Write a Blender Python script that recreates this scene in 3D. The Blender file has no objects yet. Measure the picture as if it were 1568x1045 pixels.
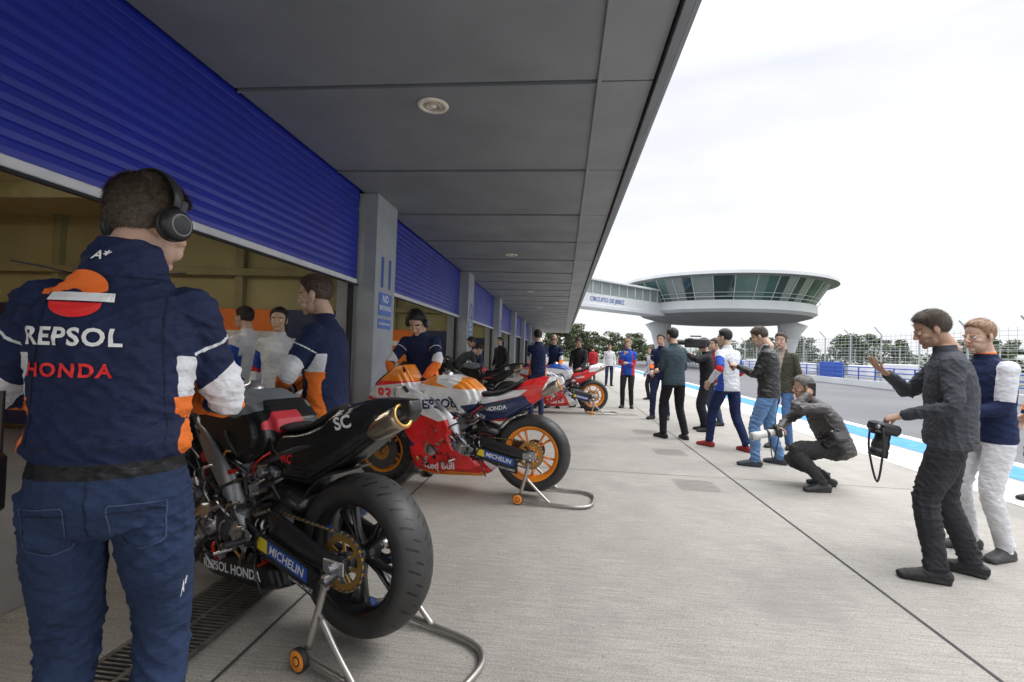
import bpy, bmesh, math, random, time
import numpy as np
from mathutils import Vector, Matrix
from mathutils.bvhtree import BVHTree
T0=time.time()
random.seed(7); rng=np.random.default_rng(7)
sc=bpy.context.scene
A=np.array; R=math.radians
sc.view_settings.view_transform='Standard'; sc.view_settings.look='None'; sc.view_settings.exposure=0

# ---------------------------------------------------------------- materials
MC={}
def mixn(nt,fac,a,b,blend='MIX'):
    m=nt.nodes.new('ShaderNodeMix'); m.data_type='RGBA'; m.blend_type=blend
    for s,v in ((0,fac),(6,a),(7,b)):
        if hasattr(v,'is_output') : nt.links.new(v,m.inputs[s])
        elif s==0: m.inputs[0].default_value=v
        else: m.inputs[s].default_value=(*v,1)
    return m.outputs[2]
def noisen(nt,scale,detail=4,vec=None,rough=.55):
    n=nt.nodes.new('ShaderNodeTexNoise'); n.inputs['Scale'].default_value=scale; n.inputs['Detail'].default_value=min(detail,4); n.inputs['Roughness'].default_value=rough
    if vec: nt.links.new(vec,n.inputs['Vector'])
    return n.outputs['Fac']
def objvec(nt,scale=(1,1,1)):
    t=nt.nodes.new('ShaderNodeTexCoord'); m=nt.nodes.new('ShaderNodeMapping'); m.inputs['Scale'].default_value=scale
    nt.links.new(t.outputs['Object'],m.inputs['Vector']); return m.outputs[0]
def ramp(nt,fac,p0,p1,c0=0,c1=1):
    m=nt.nodes.new('ShaderNodeMapRange'); m.inputs[1].default_value=p0; m.inputs[2].default_value=p1; m.inputs[3].default_value=c0; m.inputs[4].default_value=c1
    nt.links.new(fac,m.inputs[0]); return m.outputs[0]
def bumpn(nt,h,st,dist=.01,norm=None):
    b=nt.nodes.new('ShaderNodeBump'); b.inputs['Strength'].default_value=st; b.inputs['Distance'].default_value=dist
    nt.links.new(h,b.inputs['Height'])
    if norm: nt.links.new(norm,b.inputs['Normal'])
    return b.outputs[0]
def newmat(name):
    m=bpy.data.materials.new(name); m.use_nodes=True
    return m,m.node_tree,m.node_tree.nodes['Principled BSDF']
def mat(name,col,rough=.6,metal=0.,var=.12,vs=5.,bump=0.,bs=60.,coat=0.,bd=.004,emit=0):
    if name in MC: return MC[name]
    m,nt,b=newmat(name); v=objvec(nt)
    f0=noisen(nt,vs,3,v);f=ramp(nt,f0,.3,.7)
    c=mixn(nt,f,tuple(x*(1-var) for x in col),tuple(min(1,x*(1+var)) for x in col))
    nt.links.new(c,b.inputs['Base Color']); b.inputs['Metallic'].default_value=metal
    nt.links.new(ramp(nt,f0,.3,.7,min(1,rough*1.1),rough*.88),b.inputs['Roughness'])
    if coat: b.inputs['Coat Weight'].default_value=coat; b.inputs['Coat Roughness'].default_value=.06
    if bump: nt.links.new(bumpn(nt,noisen(nt,bs,3,v),bump,bd),b.inputs['Normal'])
    if emit: b.inputs['Emission Color'].default_value=(1,.93,.80,1); b.inputs['Emission Strength'].default_value=emit
    MC[name]=m; return m
def layered(name,base,layers,rough=.8,bump=.4,bs=90,coat=0,bd=.003,spec=.5):
    m,nt,b=newmat(name); v=objvec(nt)
    c=base; rsock=None
    for at,col,ro in layers:
        a=nt.nodes.new('ShaderNodeAttribute'); a.attribute_name=at
        g=nt.nodes.new('ShaderNodeMath'); g.operation='GREATER_THAN'; g.inputs[1].default_value=0; nt.links.new(a.outputs['Fac'],g.inputs[0])
        c=mixn(nt,g.outputs[0],c,col)
        mr=nt.nodes.new('ShaderNodeMix'); nt.links.new(g.outputs[0],mr.inputs[0])
        if rsock: nt.links.new(rsock,mr.inputs[2])
        else: mr.inputs[2].default_value=rough
        mr.inputs[3].default_value=ro; rsock=mr.outputs[0]
    f=ramp(nt,noisen(nt,7,4,v),.3,.7,.76,1.16)
    cc=nt.nodes.new('ShaderNodeCombineColor')
    for i in range(3): nt.links.new(f,cc.inputs[i])
    c=mixn(nt,1.0,c,cc.outputs[0],'MULTIPLY')
    nt.links.new(c,b.inputs['Base Color']);b.inputs['Specular IOR Level'].default_value=spec
    if rsock: nt.links.new(rsock,b.inputs['Roughness'])
    else: b.inputs['Roughness'].default_value=rough
    if coat: b.inputs['Coat Weight'].default_value=coat; b.inputs['Coat Roughness'].default_value=.05
    if bump:
        n1=bumpn(nt,noisen(nt,bs,3,v),bump,bd)
        if bs==140: n1=bumpn(nt,noisen(nt,16,3,objvec(nt,(1,1,1.8)),.5),.5,.03,n1)
        nt.links.new(n1,b.inputs['Normal'])
    return m

# ---------------------------------------------------------------- geometry
def nrm(v):
    v=A(v,float); return v/(np.linalg.norm(v)+1e-12)
def P_box(c,s,b=0.,rot=None):
    h=A(s,float)/2; c=A(c,float)
    if b<=0:
        V=A([(x,y,z) for x in(-1,1) for y in(-1,1) for z in(-1,1)])*h
        F=[(0,1,3,2),(4,6,7,5),(0,4,5,1),(2,3,7,6),(0,2,6,4),(1,5,7,3)]
    else:
        b=min(b,min(h)*.9); V=[];ix={}
        for sx in(-1,1):
            for sy in(-1,1):
                for sz in(-1,1):
                    k=(sx,sy,sz)
                    for a in range(3):
                        p=[k[i]*(h[i] if i==a else h[i]-b) for i in range(3)]
                        ix[k,a]=len(V); V.append(p)
        F=[]
        for a in range(3):
            o=[i for i in range(3) if i!=a]
            for s0 in(-1,1):
                q=[]
                for u,w in((-1,-1),(1,-1),(1,1),(-1,1)):
                    k=[0]*3;k[a]=s0;k[o[0]]=u;k[o[1]]=w; q.append(ix[tuple(k),a])
                F.append(tuple(q))
            for u in(-1,1):
                for w in(-1,1):
                    k0=[0]*3;k0[o[0]]=u;k0[o[1]]=w;k1=list(k0);k0[a]=-1;k1[a]=1
                    F.append((ix[tuple(k0),o[0]],ix[tuple(k1),o[0]],ix[tuple(k1),o[1]],ix[tuple(k0),o[1]]))
        for sx in(-1,1):
            for sy in(-1,1):
                for sz in(-1,1): F.append(tuple(ix[(sx,sy,sz),a] for a in range(3)))
        V=A(V)
        F2=[]
        for f in F:
            p=V[list(f)]; n=np.cross(p[1]-p[0],p[2]-p[0])
            F2.append(f if n@p.mean(0)>0 else f[::-1])
        F=F2
    if rot is not None: V=V@A(rot.to_3x3() if hasattr(rot,'to_3x3') else rot).T
    return V+c,F
def P_loft(C,RX,RY=None,side=(1,0,0),n=20,cap=.7,closed=False):
    C=A(C,float);k=len(C)
    RX=np.broadcast_to(A(RX,float),(k,)); RY=RX if RY is None else np.broadcast_to(A(RY,float),(k,))
    if closed: Tn=np.roll(C,-1,0)-np.roll(C,1,0)
    else: Tn=np.gradient(C,axis=0)
    rings=[];th=np.linspace(0,2*math.pi,n,endpoint=False);ct,st=np.cos(th),np.sin(th)
    prev=A(side,float)
    for i in range(k):
        t=nrm(Tn[i]); x=prev-(prev@t)*t
        if np.linalg.norm(x)<1e-4: x=A((0,1,0.))-t[1]*t
        x=nrm(x); y=np.cross(t,x)
        if n<14: prev=x
        rings.append((C[i],t,x,y,RX[i],RY[i]))
    V=[]
    def ring(c,x,y,a,b): V.append(c+np.outer(ct*a,x)+np.outer(st*b,y))
    if not closed and cap>0:
        c,t,x,y,a,b=rings[0];m=min(a,b); ring(c-t*cap*m*.75,x,y,a*.66,b*.66)
    for c,t,x,y,a,b in rings: ring(c,x,y,a,b)
    if not closed and cap>0:
        c,t,x,y,a,b=rings[-1];m=min(a,b); ring(c+t*cap*m*.75,x,y,a*.66,b*.66)
    m=len(V); V=np.concatenate(V); F=[]
    for i in range(m if closed else m-1):
        i2=(i+1)%m
        for j in range(n):
            j2=(j+1)%n; F.append((i*n+j,i*n+j2,i2*n+j2,i2*n+j))
    if not closed:
        c0,t0=rings[0][0],rings[0][1];c1,t1=rings[-1][0],rings[-1][1]
        V=np.vstack([V,c0-t0*cap*min(rings[0][4:]),c1+t1*cap*min(rings[-1][4:])]); p0=len(V)-2;p1=p0+1
        for j in range(n):
            j2=(j+1)%n; F.append((p0,j2,j)); F.append((p1,(m-1)*n+j,(m-1)*n+j2))
    return V,F
def smoothpath(P,k=6,closed=False):
    P=A(P,float);n=len(P);out=[]
    for i in range(n if closed else n-1):
        if closed: a,b,c,d=P[(i-1)%n],P[i],P[(i+1)%n],P[(i+2)%n]
        else: a,b,c,d=P[max(i-1,0)],P[i],P[i+1],P[min(i+2,n-1)]
        for t in np.linspace(0,1,k,endpoint=False):
            out.append(.5*((2*b)+(-a+c)*t+(2*a-5*b+4*c-d)*t*t+(-a+3*b-3*c+d)*t**3))
    if not closed: out.append(P[-1])
    return A(out)
def P_tube(P,r,n=10,sm=0,closed=False):
    if sm: P=smoothpath(P,sm,closed)
    return P_loft(P,r,None,(0.03,.02,1),n if n<14 else 13,0.02,closed)
def P_cyl(p0,p1,r0,r1=None,n=24):
    r1=r0 if r1 is None else r1
    p0=A(p0,float);p1=A(p1,float);t=nrm(p1-p0);x=np.cross(t,(0,0,1.)) if abs(t[2])<.9 else np.cross(t,(1.,0,0));x=nrm(x);y=np.cross(t,x)
    th=np.linspace(0,2*math.pi,n,endpoint=False);a=np.outer(np.cos(th),x)+np.outer(np.sin(th),y)
    V=np.vstack([p0+a*r0,p1+a*r1]);F=[(j,(j+1)%n,n+(j+1)%n,n+j) for j in range(n)]+[tuple(range(n))[::-1],tuple(range(n,2*n))]
    return V,F
def P_lathe(prof,o=(0,0,0),ax=(0,0,1),n=48,closed=False):
    o=A(o,float);t=nrm(ax);x=np.cross(t,(0,0,1.)) if abs(t[2])<.9 else A((1.,0,0));x=nrm(x);y=np.cross(t,x)
    th=np.linspace(0,2*math.pi,n,endpoint=False);a=np.outer(np.cos(th),x)+np.outer(np.sin(th),y)
    V=np.vstack([o+t*h+a*r for r,h in prof]);m=len(prof);F=[]
    for i in range(m if closed else m-1):
        i2=(i+1)%m
        for j in range(n): F.append((i*n+j,i*n+(j+1)%n,i2*n+(j+1)%n,i2*n+j))
    return V,F
_ico={}
def P_ico(c,r,sub=3,rot=None):
    if sub not in _ico:
        bm=bmesh.new();bmesh.ops.create_icosphere(bm,subdivisions=sub,radius=1)
        _ico[sub]=(A([v.co[:] for v in bm.verts]),[tuple(v.index for v in f.verts) for f in bm.faces]);bm.free()
    V,F=_ico[sub];V=V*A(r)
    if rot is not None: V=V@A(rot.to_3x3()).T
    return V+A(c),F
def P_slab(poly,w,y0=0.):
    n=len(poly);W=w if callable(w) else (lambda x,z:w)
    V=[(x,y0+W(x,z),z) for x,z in poly]+[(x,y0-W(x,z),z) for x,z in poly]
    F=[tuple(range(n)),tuple(range(n,2*n))[::-1]]+[(i,n+i,n+(i+1)%n,(i+1)%n) for i in range(n)]
    return A(V,float),F
def puff(poly,w,lv=((1,.62),(.86,.86),(.66,1.))):
    P=A(poly,float);c=P.mean(0);out=[]
    for s,k in lv: out.append(P_slab([tuple(q) for q in c+(P-c)*s],(lambda x,z,k=k:(w(x,z) if callable(w) else w)*k)))
    return out
def cat(pr):
    V=[];F=[];o=0
    for v,f in pr: V.append(A(v));F+=[tuple(i+o for i in q) for q in f];o+=len(v)
    return np.vstack(V),F
class MB:
    def __init__(s): s.V=[];s.F=[];s.M=[];s.S=[];s.mats=[];s.o=0
    def a(s,pr,m,smooth=False,M=None):
        if isinstance(pr,list): pr=cat(pr)
        v,f=pr;v=A(v,float)
        if M is not None: v=v@A(M.to_3x3()).T+A(M.translation)
        if m not in s.mats: s.mats.append(m)
        k=s.mats.index(m);s.V.append(v);s.F+=[tuple(i+s.o for i in q) for q in f];s.M+=[k]*len(f);s.S+=[smooth]*len(f);s.o+=len(v);return s
    def obj(s,name,parent=None,recalc=True):
        me=bpy.data.meshes.new(name);me.from_pydata(np.vstack(s.V).tolist(),[],s.F)
        for m in s.mats: me.materials.append(m)
        me.polygons.foreach_set('material_index',s.M);me.polygons.foreach_set('use_smooth',s.S)
        if recalc:
            bm=bmesh.new();bm.from_mesh(me);bmesh.ops.recalc_face_normals(bm,faces=bm.faces);bm.to_mesh(me);bm.free()
        me.update();return link(name,me,parent)
def link(name,me,parent=None):
    o=bpy.data.objects.new(name,me);sc.collection.objects.link(o)
    if parent: o.parent=parent
    return o
def empty(name,loc=(0,0,0),rz=0,s=1,rot=None):
    e=bpy.data.objects.new(name,None);sc.collection.objects.link(e);e.empty_display_size=.2
    e.matrix_world=Matrix.Translation(loc)@Matrix.Rotation(rz,4,'Z')@(rot or Matrix())@Matrix.Scale(s,4);return e
def simple(name,pr,m,parent=None,smooth=False): return MB().a(pr,m,smooth).obj(name,parent)
def getco(me):
    P=np.empty(len(me.vertices)*3);me.vertices.foreach_get('co',P);return P.reshape(-1,3)
def remesh(name,prims,voxel,smooth=3,disp=None,fac=.5):
    V,F=cat(prims);me=bpy.data.meshes.new('tmp');me.from_pydata(V.tolist(),[],F)
    bm=bmesh.new();bm.from_mesh(me);bmesh.ops.recalc_face_normals(bm,faces=bm.faces);bm.to_mesh(me);bm.free()
    o=link('tmp',me);md=o.modifiers.new('r','REMESH');md.mode='VOXEL';md.voxel_size=voxel;md.use_smooth_shade=True
    if smooth: s=o.modifiers.new('s','SMOOTH');s.iterations=smooth;s.factor=fac
    dg=bpy.context.evaluated_depsgraph_get();n=bpy.data.meshes.new_from_object(o.evaluated_get(dg));bpy.data.objects.remove(o);bpy.data.meshes.remove(me)
    n.name=name;n.polygons.foreach_set('use_smooth',[True]*len(n.polygons));n.materials.clear()
    if disp:
        P=getco(n);N=np.empty(len(P)*3);n.vertex_normals.foreach_get('vector',N);N=N.reshape(-1,3)
        n.vertices.foreach_set('co',(P+N*disp(P)[:,None]).ravel());n.update()
    return n
def attr(me,name,arr):
    a=me.attributes.new(name,'FLOAT','POINT');a.data.foreach_set('value',np.ascontiguousarray(arr,dtype=np.float32))
def polyd(P,pts,rad):
    pts=A(pts,float);rad=np.broadcast_to(A(rad,float),(len(pts),))
    L=np.linalg.norm(np.diff(pts,axis=0),axis=1);cum=np.concatenate([[0],np.cumsum(L)]);D=np.full(len(P),9.);Tt=np.zeros(len(P))
    for i in range(len(L)):
        a=pts[i];d=pts[i+1]-a;t=np.clip((P-a)@d/(L[i]**2+1e-12),0,1)
        dd=np.linalg.norm(P-(a+t[:,None]*d),axis=1)-(rad[i]+(rad[i+1]-rad[i])*t)
        k=dd<D;D[k]=dd[k];Tt[k]=((cum[i]+t*L[i])/cum[-1])[k]
    return D,Tt
def sdp(P,poly):
    poly=A(poly,float);n=len(poly);D=np.full(len(P),9.);ins=np.zeros(len(P),bool)
    for i in range(n):
        a=poly[i];b=poly[(i+1)%n];d=b-a;t=np.clip((P-a)@d/(d@d),0,1);D=np.minimum(D,np.linalg.norm(P-(a+t[:,None]*d),axis=1))
        c=((a[1]>P[:,1])!=(b[1]>P[:,1]));x=a[0]+(P[:,1]-a[1])*(d[0])/(d[1] if d[1] else 1e-9);ins^=c&(P[:,0]<x)
    return np.where(ins,D,-D)
_txt={}
def textmesh(s,bold=.012,shear=0,sp=1.):
    k=(s,bold,shear,sp)
    if k in _txt: return _txt[k]
    c=bpy.data.curves.new('t','FONT');c.body=s;c.size=1;c.align_x='CENTER';c.align_y='CENTER';c.offset=bold;c.shear=shear;c.space_character=sp;c.resolution_u=3
    o=bpy.data.objects.new('t',c);sc.collection.objects.link(o);dg=bpy.context.evaluated_depsgraph_get();m=bpy.data.meshes.new_from_object(o.evaluated_get(dg))
    V=getco(m);F=[tuple(p.vertices) for p in m.polygons];bpy.data.objects.remove(o);bpy.data.meshes.remove(m)
    _txt[k]=(V,F);return V,F
def flat(VF,size,o,U,W,off=0.):
    V,F=VF;U=nrm(U);W=nrm(W);N=np.cross(U,W);return A(o)+V[:,:1]*size*U+V[:,1:2]*size*W+N*off,F
def P_disk2(poly,rings=5):
    P=A(poly,float);c=P.mean(0);n=len(P);V=[[*c,0]];F=[]
    for k in range(1,rings+1):
        for q in c+(P-c)*k/rings: V.append([*q,0])
    for j in range(n): F.append((0,1+j,1+(j+1)%n))
    for k in range(rings-1):
        for j in range(n): a=1+k*n;b=a+n;F.append((a+j,b+j,b+(j+1)%n,a+(j+1)%n))
    return A(V),F
def P_strip(pts,w=.0016,step=.012):
    pts=A(pts,float);L=np.r_[0,np.cumsum(np.linalg.norm(np.diff(pts,axis=0),axis=1))];q=np.linspace(0,L[-1],max(3,int(L[-1]/step)))
    P=np.stack([np.interp(q,L,pts[:,0]),np.interp(q,L,pts[:,1])],1);T=np.gradient(P,axis=0);T/=np.linalg.norm(T,axis=1)[:,None];N=np.stack([-T[:,1],T[:,0]],1)
    V=np.concatenate([P+N*w,P-N*w]);n=len(P);return np.c_[V,np.zeros(2*n)],[(i,i+1,n+i+1,n+i) for i in range(n-1)]
def subdiv(VF,maxe):
    V,F=VF;bm=bmesh.new();vs=[bm.verts.new(tuple(v)) for v in V]
    for f in F:
        try: bm.faces.new([vs[i] for i in f])
        except ValueError: pass
    bmesh.ops.triangulate(bm,faces=bm.faces)
    for k in range(4):
        es=[e for e in bm.edges if e.calc_length()>maxe]
        if not es: break
        bmesh.ops.subdivide_edges(bm,edges=es,cuts=1);bmesh.ops.triangulate(bm,faces=[f for f in bm.faces if len(f.verts)>3])
    bm.verts.index_update();r=(A([v.co[:] for v in bm.verts]),[tuple(v.index for v in f.verts) for f in bm.faces]);bm.free();return r
def decal(name,VF,m,bvh,parent,size,o,U,W,D,off=.003):
    V,F=flat(VF,size,o,U,W);D=Vector(nrm(D));out=[]
    for p in V:
        h=bvh.ray_cast(Vector(p)-D*.4,D)
        out.append((h[0]-D*off)[:] if h[0] else tuple(p))
    return simple(name,(A(out),F),m,parent,False)
def bvhof(me): return BVHTree.FromPolygons([v.co for v in me.vertices],[tuple(p.vertices) for p in me.polygons])

# ---------------------------------------------------------------- world, sun, camera
w=bpy.data.worlds.new("World");sc.world=w;w.use_nodes=True;nt=w.node_tree;bg=nt.nodes['Background']
sky=nt.nodes.new('ShaderNodeTexSky');sky.sky_type='NISHITA';sky.sun_disc=False;sky.sun_elevation=R(48);sky.sun_rotation=R(70)
sk=mixn(nt,1.,sky.outputs[0],(.1,.1,.1),'MULTIPLY')
tc=nt.nodes.new('ShaderNodeTexCoord');mp=nt.nodes.new('ShaderNodeMapping');mp.inputs['Scale'].default_value=(1,1,3.0);nt.links.new(tc.outputs['Generated'],mp.inputs[0])
cl=mixn(nt,ramp(nt,noisen(nt,1.6,6,mp.outputs[0],.52),.34,.58),(.80,.825,.905),(1.0,1.0,1.02))
sx=nt.nodes.new('ShaderNodeSeparateXYZ');nt.links.new(tc.outputs['Generated'],sx.inputs[0])
zz=ramp(nt,sx.outputs[2],.48,.92,1.0,4.4);cz_=nt.nodes.new('ShaderNodeCombineColor')
for i in range(3): nt.links.new(zz,cz_.inputs[i])
cl=mixn(nt,1.,cl,cz_.outputs[0],'MULTIPLY')
nt.links.new(mixn(nt,.9,sk,cl),bg.inputs['Color']);bg.inputs['Strength'].default_value=1.09
sun=bpy.data.lights.new('sun','SUN');sun.energy=1.5;sun.angle=R(24);sun.color=(1,.97,.92)
so=bpy.data.objects.new('sun',sun);sc.collection.objects.link(so)
sd=Vector((math.cos(R(48))*math.sin(R(70)),math.cos(R(48))*math.cos(R(70)),math.sin(R(48))));so.rotation_euler=sd.to_track_quat('Z','Y').to_euler();so.location=(20,10,30)
cam=bpy.data.cameras.new('camera');co=bpy.data.objects.new('camera',cam);sc.collection.objects.link(co);sc.camera=co
co.matrix_world=Matrix.Translation((0,0,1.37))@Matrix.Rotation(R(6),4,'Z')@Matrix.Rotation(R(91.1),4,'X')@Matrix.Rotation(R(2),4,'Z')
cam.lens=17;cam.sensor_width=36;cam.clip_end=3000;cam.clip_start=.05

# ---------------------------------------------------------------- ground
def concrete():
    m,nt,b=newmat('brushed_concrete');v=objvec(nt)
    big=ramp(nt,noisen(nt,.55,6,v),.3,.72);med=ramp(nt,noisen(nt,3.3,8,v,.65),.3,.7);fine=noisen(nt,130,3,v,.7)
    lines=noisen(nt,1,4,objvec(nt,(4,75,1)),.6)
    c=mixn(nt,big,(.42,.39,.345),(.52,.49,.435));c=mixn(nt,ramp(nt,noisen(nt,2.3,6,objvec(nt,(1,.4,1)),.6),.42,.75,0,.55),c,(.36,.335,.295))
    c=mixn(nt,med,c,mixn(nt,.30,c,(.24,.23,.21)));c=mixn(nt,ramp(nt,lines,.40,.60,0,.38),c,(.20,.19,.175));c=mixn(nt,ramp(nt,fine,.45,.66,0,.68),c,(.13,.125,.115))
    pit=ramp(nt,noisen(nt,38,4,v,.75),.58,.66,0,.55);c=mixn(nt,pit,c,(.13,.125,.115))
    wl=ramp(nt,noisen(nt,26,4,v,.75),.60,.70,0,.4);c=mixn(nt,wl,c,(.60,.58,.54))
    st=ramp(nt,noisen(nt,1.1,3,v,.5),.56,.74,0,.55);c=mixn(nt,st,c,(.20,.19,.18))
    nt.links.new(c,b.inputs['Base Color']);b.inputs['Roughness'].default_value=.85
    n1=bumpn(nt,lines,.6,.007);n2=bumpn(nt,fine,.7,.005,n1);nt.links.new(n2,b.inputs['Normal']);return m
def asphalt():
    m,nt,b=newmat('asphalt');v=objvec(nt);c=mixn(nt,ramp(nt,noisen(nt,.25,5,v),.3,.7),(.085,.088,.095),(.13,.132,.14));c=mixn(nt,ramp(nt,noisen(nt,90,3,v),.45,.7,0,.6),c,(.2,.2,.2))
    nt.links.new(c,b.inputs['Base Color']);b.inputs['Roughness'].default_value=.85;nt.links.new(bumpn(nt,noisen(nt,120,3,v),.5,.004),b.inputs['Normal']);return m
def sheet(name,x0,x1,y0,y1,z,m): return simple(name,(A([(x0,y0,z),(x1,y0,z),(x1,y1,z),(x0,y1,z)]),[(0,1,2,3)]),m)
mconc=concrete();masp=asphalt()
mgrass=mat('dry_grass',(.10,.12,.05),.95,var=.4,vs=.3,bump=.6,bs=8,bd=.05)
sheet('ground',-900,1500,-300,2200,-.016,mgrass)
sheet('race_track',20,34,-60,260,-.010,masp)
sheet('pit_lane',6.4,17.6,-40,120,-.006,masp)
sheet('concrete_apron',-9.4,6.6,-12,70,0,mconc)
mwp=mat('worn_white_paint',(.72,.72,.70),.7,var=.12,vs=9,bump=.3);mbp=mat('light_blue_paint',(.045,.24,.58),.65,var=.18,vs=6,bump=.3)
mdk=mat('joint_tar',(.05,.05,.05),.9)
sheet('blue_pit_line',5.60,6.30,-12,70,.004,mbp)
sheet('white_pit_line',6.34,6.58,-12,70,.004,mwp)
mlight=mat('light_concrete_strip',(.54,.52,.48),.85,var=.16,vs=4,bump=.5,bs=120)
sheet('gutter_strip',4.55,5.5,-12,70,.004,mlight)
mb=MB()
for x in(1.95,-1.35): mb.a((A([(x-.008,-12,.004),(x+.008,-12,.004),(x+.008,60,.004),(x-.008,60,.004)]),[(0,1,2,3)]),mdk)
for y in(-.6,5.75,12.1,18.5,25,31.5,38): mb.a((A([(-1.30,y-.004,.005),(4.5,y-.004,.005),(4.5,y+.004,.005),(-1.30,y+.004,.005)]),[(0,1,2,3)]),mdk)
mb.obj('slab_joints')
mpatch=mat('scarified_patch',(.26,.245,.22),.95,var=.3,vs=30,bump=.8,bs=60)
mb=MB()
for (x,y) in((1.25,5.15),(1.35,6.9),(1.3,8.6),(1.3,11)):
    for i in range(9): mb.a((A([(x,y+i*.05,.004),(x+.42,y+i*.05,.004),(x+.42,y+i*.05+.012,.004),(x,y+i*.05+.012,.004)]),[(0,1,2,3)]),mpatch)
mb.obj('anti_slip_marks')
mgr=mat('cast_iron_grate',(.13,.12,.11),.6,.5,var=.3,vs=20,bump=.3);mb=MB()
mb.a((A([(-1.87,-3,.004),(-1.55,-3,.004),(-1.55,44,.004),(-1.87,44,.004)]),[(0,1,2,3)]),mat('painted_drain_shade',(.006,.006,.006),.9))  # flat black sheet paints the shade of the channel, no recess modelled
for x in(-1.875,-1.71,-1.545): mb.a(P_box((x,20.5,.011),(.022,47,.012)),mgr)
pr=[]
for i in range(900):
    y=-.2+i*.026
    if y<20: pr.append(P_box((-1.71,y,.0105),(.31,.011,.010)))
mb.a(pr,mgr);mb.obj('drain_grate')
mfl=mat('garage_floor_paint',(.24,.25,.27),.35,var=.15,vs=2)
sheet('garage_floor',-9.3,-2.66,-6,44,.004,mfl)

# ---------------------------------------------------------------- pit building
bld=empty('pit_building')
mpanel=mat('soffit_panel',(.215,.23,.245),.55,var=.12,vs=1.4,bump=.12,bs=8);mpan2=mat('soffit_edge_panel',(.27,.285,.30),.55,var=.08,vs=1.5,bump=.1,bs=8)
mseam=mat('seam_dark',(.02,.02,.022),.8);mwall=mat('painted_render',(.36,.385,.41),.75,var=.10,vs=3,bump=.2,bs=50)
Z=3.32
mb=MB();mb.a(P_box((-4.4,20.5,Z+.45),(10.1,49,.75)),mseam)
for k in range(-2,28):
    y=3.47+1.7*k
    mb.a(P_box((-1.20,y-.85,Z+.03),(2.78,1.664,.06),.006),mpanel);mb.a(P_box((.395,y-.85,Z+.026),(.365,1.68,.06),.003),mpan2)
    mb.a(P_box((-1.2,y+.024,Z-.003),(2.79,.014,.022),.004),mpanel)
mb.a(P_box((.198,20,Z-.006),(.03,49,.034),.004),mpan2)
mb.a(P_box((.62,20.5,Z+.0),(.055,49,.09),.004),mpanel);mb.a(P_box((.67,20.5,Z+.40),(.035,49,.86),.004),mpan2);mb.a(P_box((.59,20.5,Z-.012),(.012,49,.05),.002),mseam)
mb.obj('canopy',bld)
pil=[-.1+6.05*k-.02 for k in range(0,8)]
mb=MB()
for y in pil:
    mb.a(P_box((-2.53,y+.36,Z/2),(.26,.72,Z),.008),mwall);mb.a(P_box((-2.80,y+.36,Z/2),(.28,.60,Z),.006),mwall);mb.a(P_box((-2.53,y+.36,.07),(.275,.735,.14),.004),mat('pillar_base',(.2,.21,.22),.8))
    mb.a(P_box((-2.7,y-.05,1.6),(.05,.08,3.2),.004),mseam);mb.a(P_box((-2.7,y+.77,1.6),(.05,.08,3.2),.004),mseam)
mb.obj('pillars',bld)
mblue=mat('blue_shutter',(.014,.026,.34),.34,var=.14,vs=2.5,bump=.05,bs=12)
mwe=mat('white_shutter_edge',(.7,.7,.72),.5)
mb=MB();zs=2.2
n=int((Z-zs)/.082)
prof=[]
for i in range(n+1):
    z0=zs+i*.082
    prof+=[(-2.626,z0),(-2.620,z0+.006),(-2.617,z0+.04),(-2.620,z0+.076),(-2.626,z0+.082)]
for k in range(7):
    ya=pil[k]+.80;yb=pil[k+1]-.08
    V=A([(x,ya,z) for x,z in prof]+[(x,yb,z) for x,z in prof]);m=len(prof);mb.a((V,[(i,i+1,m+i+1,m+i) for i in range(m-1)]),mblue)
    mb.a(P_box((-2.63,(ya+yb)/2,zs-.03),(.05,yb-ya,.06),.006),mwe);mb.a(P_box((-2.60,(ya+yb)/2,zs-.075),(.03,yb-ya,.02),.003),mseam)
mb.obj('roller_shutters',bld,False)
mol=mat('olive_cladding',(.44,.40,.20),.7,var=.12,vs=1.2,bump=.1);mol2=mat('olive_beam',(.33,.30,.15),.7);mor=mat('orange_board',(.85,.20,.02),.5,var=.08);mnav=mat('navy_board',(.02,.03,.09),.4)
mfill=mat('added_fill_tube',(.9,.9,.9),.4,emit=42)  # glowing material for the added fill light in the garages
mb=MB()
mb.a(P_box((-9.35,20,1.7),(.1,52,3.4)),mol)
for k in range(8):
    y=pil[k]+.36
    mb.a(P_box((-6.1,y,1.66),(6.3,.14,3.3)),mol)
    for s in(-1,):
        for x in(-3.0,-4.4,-5.8,-7.2,-8.6): mb.a(P_box((x,y+s*.12,1.6),(.12,.1,3.1),.006),mol2)
        mb.a(P_box((-6.1,y+s*.16,2.3),(6.3,.12,.1),.006),mol2)
        mb.a(P_box((-5.3,y+s*.22,.95),(3.2,.05,1.7),.01),mor);mb.a(P_box((-3.3,y+s*.22,.95),(.7,.05,1.7),.01),mnav);mb.a(P_box((-7.9,y+s*.22,.95),(1.8,.05,1.7),.01),mnav)
        mb.a(P_box((-5.3,y+s*.25,1.45),(3.2,.02,.12),.004),mwp)
        mb.a(P_lathe([(.20,0),(.30,0)],(-4.1,y+s*.26,1.1),(0,1,0)),mwp)
mb.a(P_box((-6.0,20,3.12),(6.7,50,.08)),mol)
for i in range(22): mb.a(P_box((-6.0,-3.2+i*2.02,3.0),(6.6,.16,.2),.01),mol2)
mb.a(P_box((-9.1,3,1.0),(.2,5,1.8),.02),mor)
mb.obj('garage_interior',bld)
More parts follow.
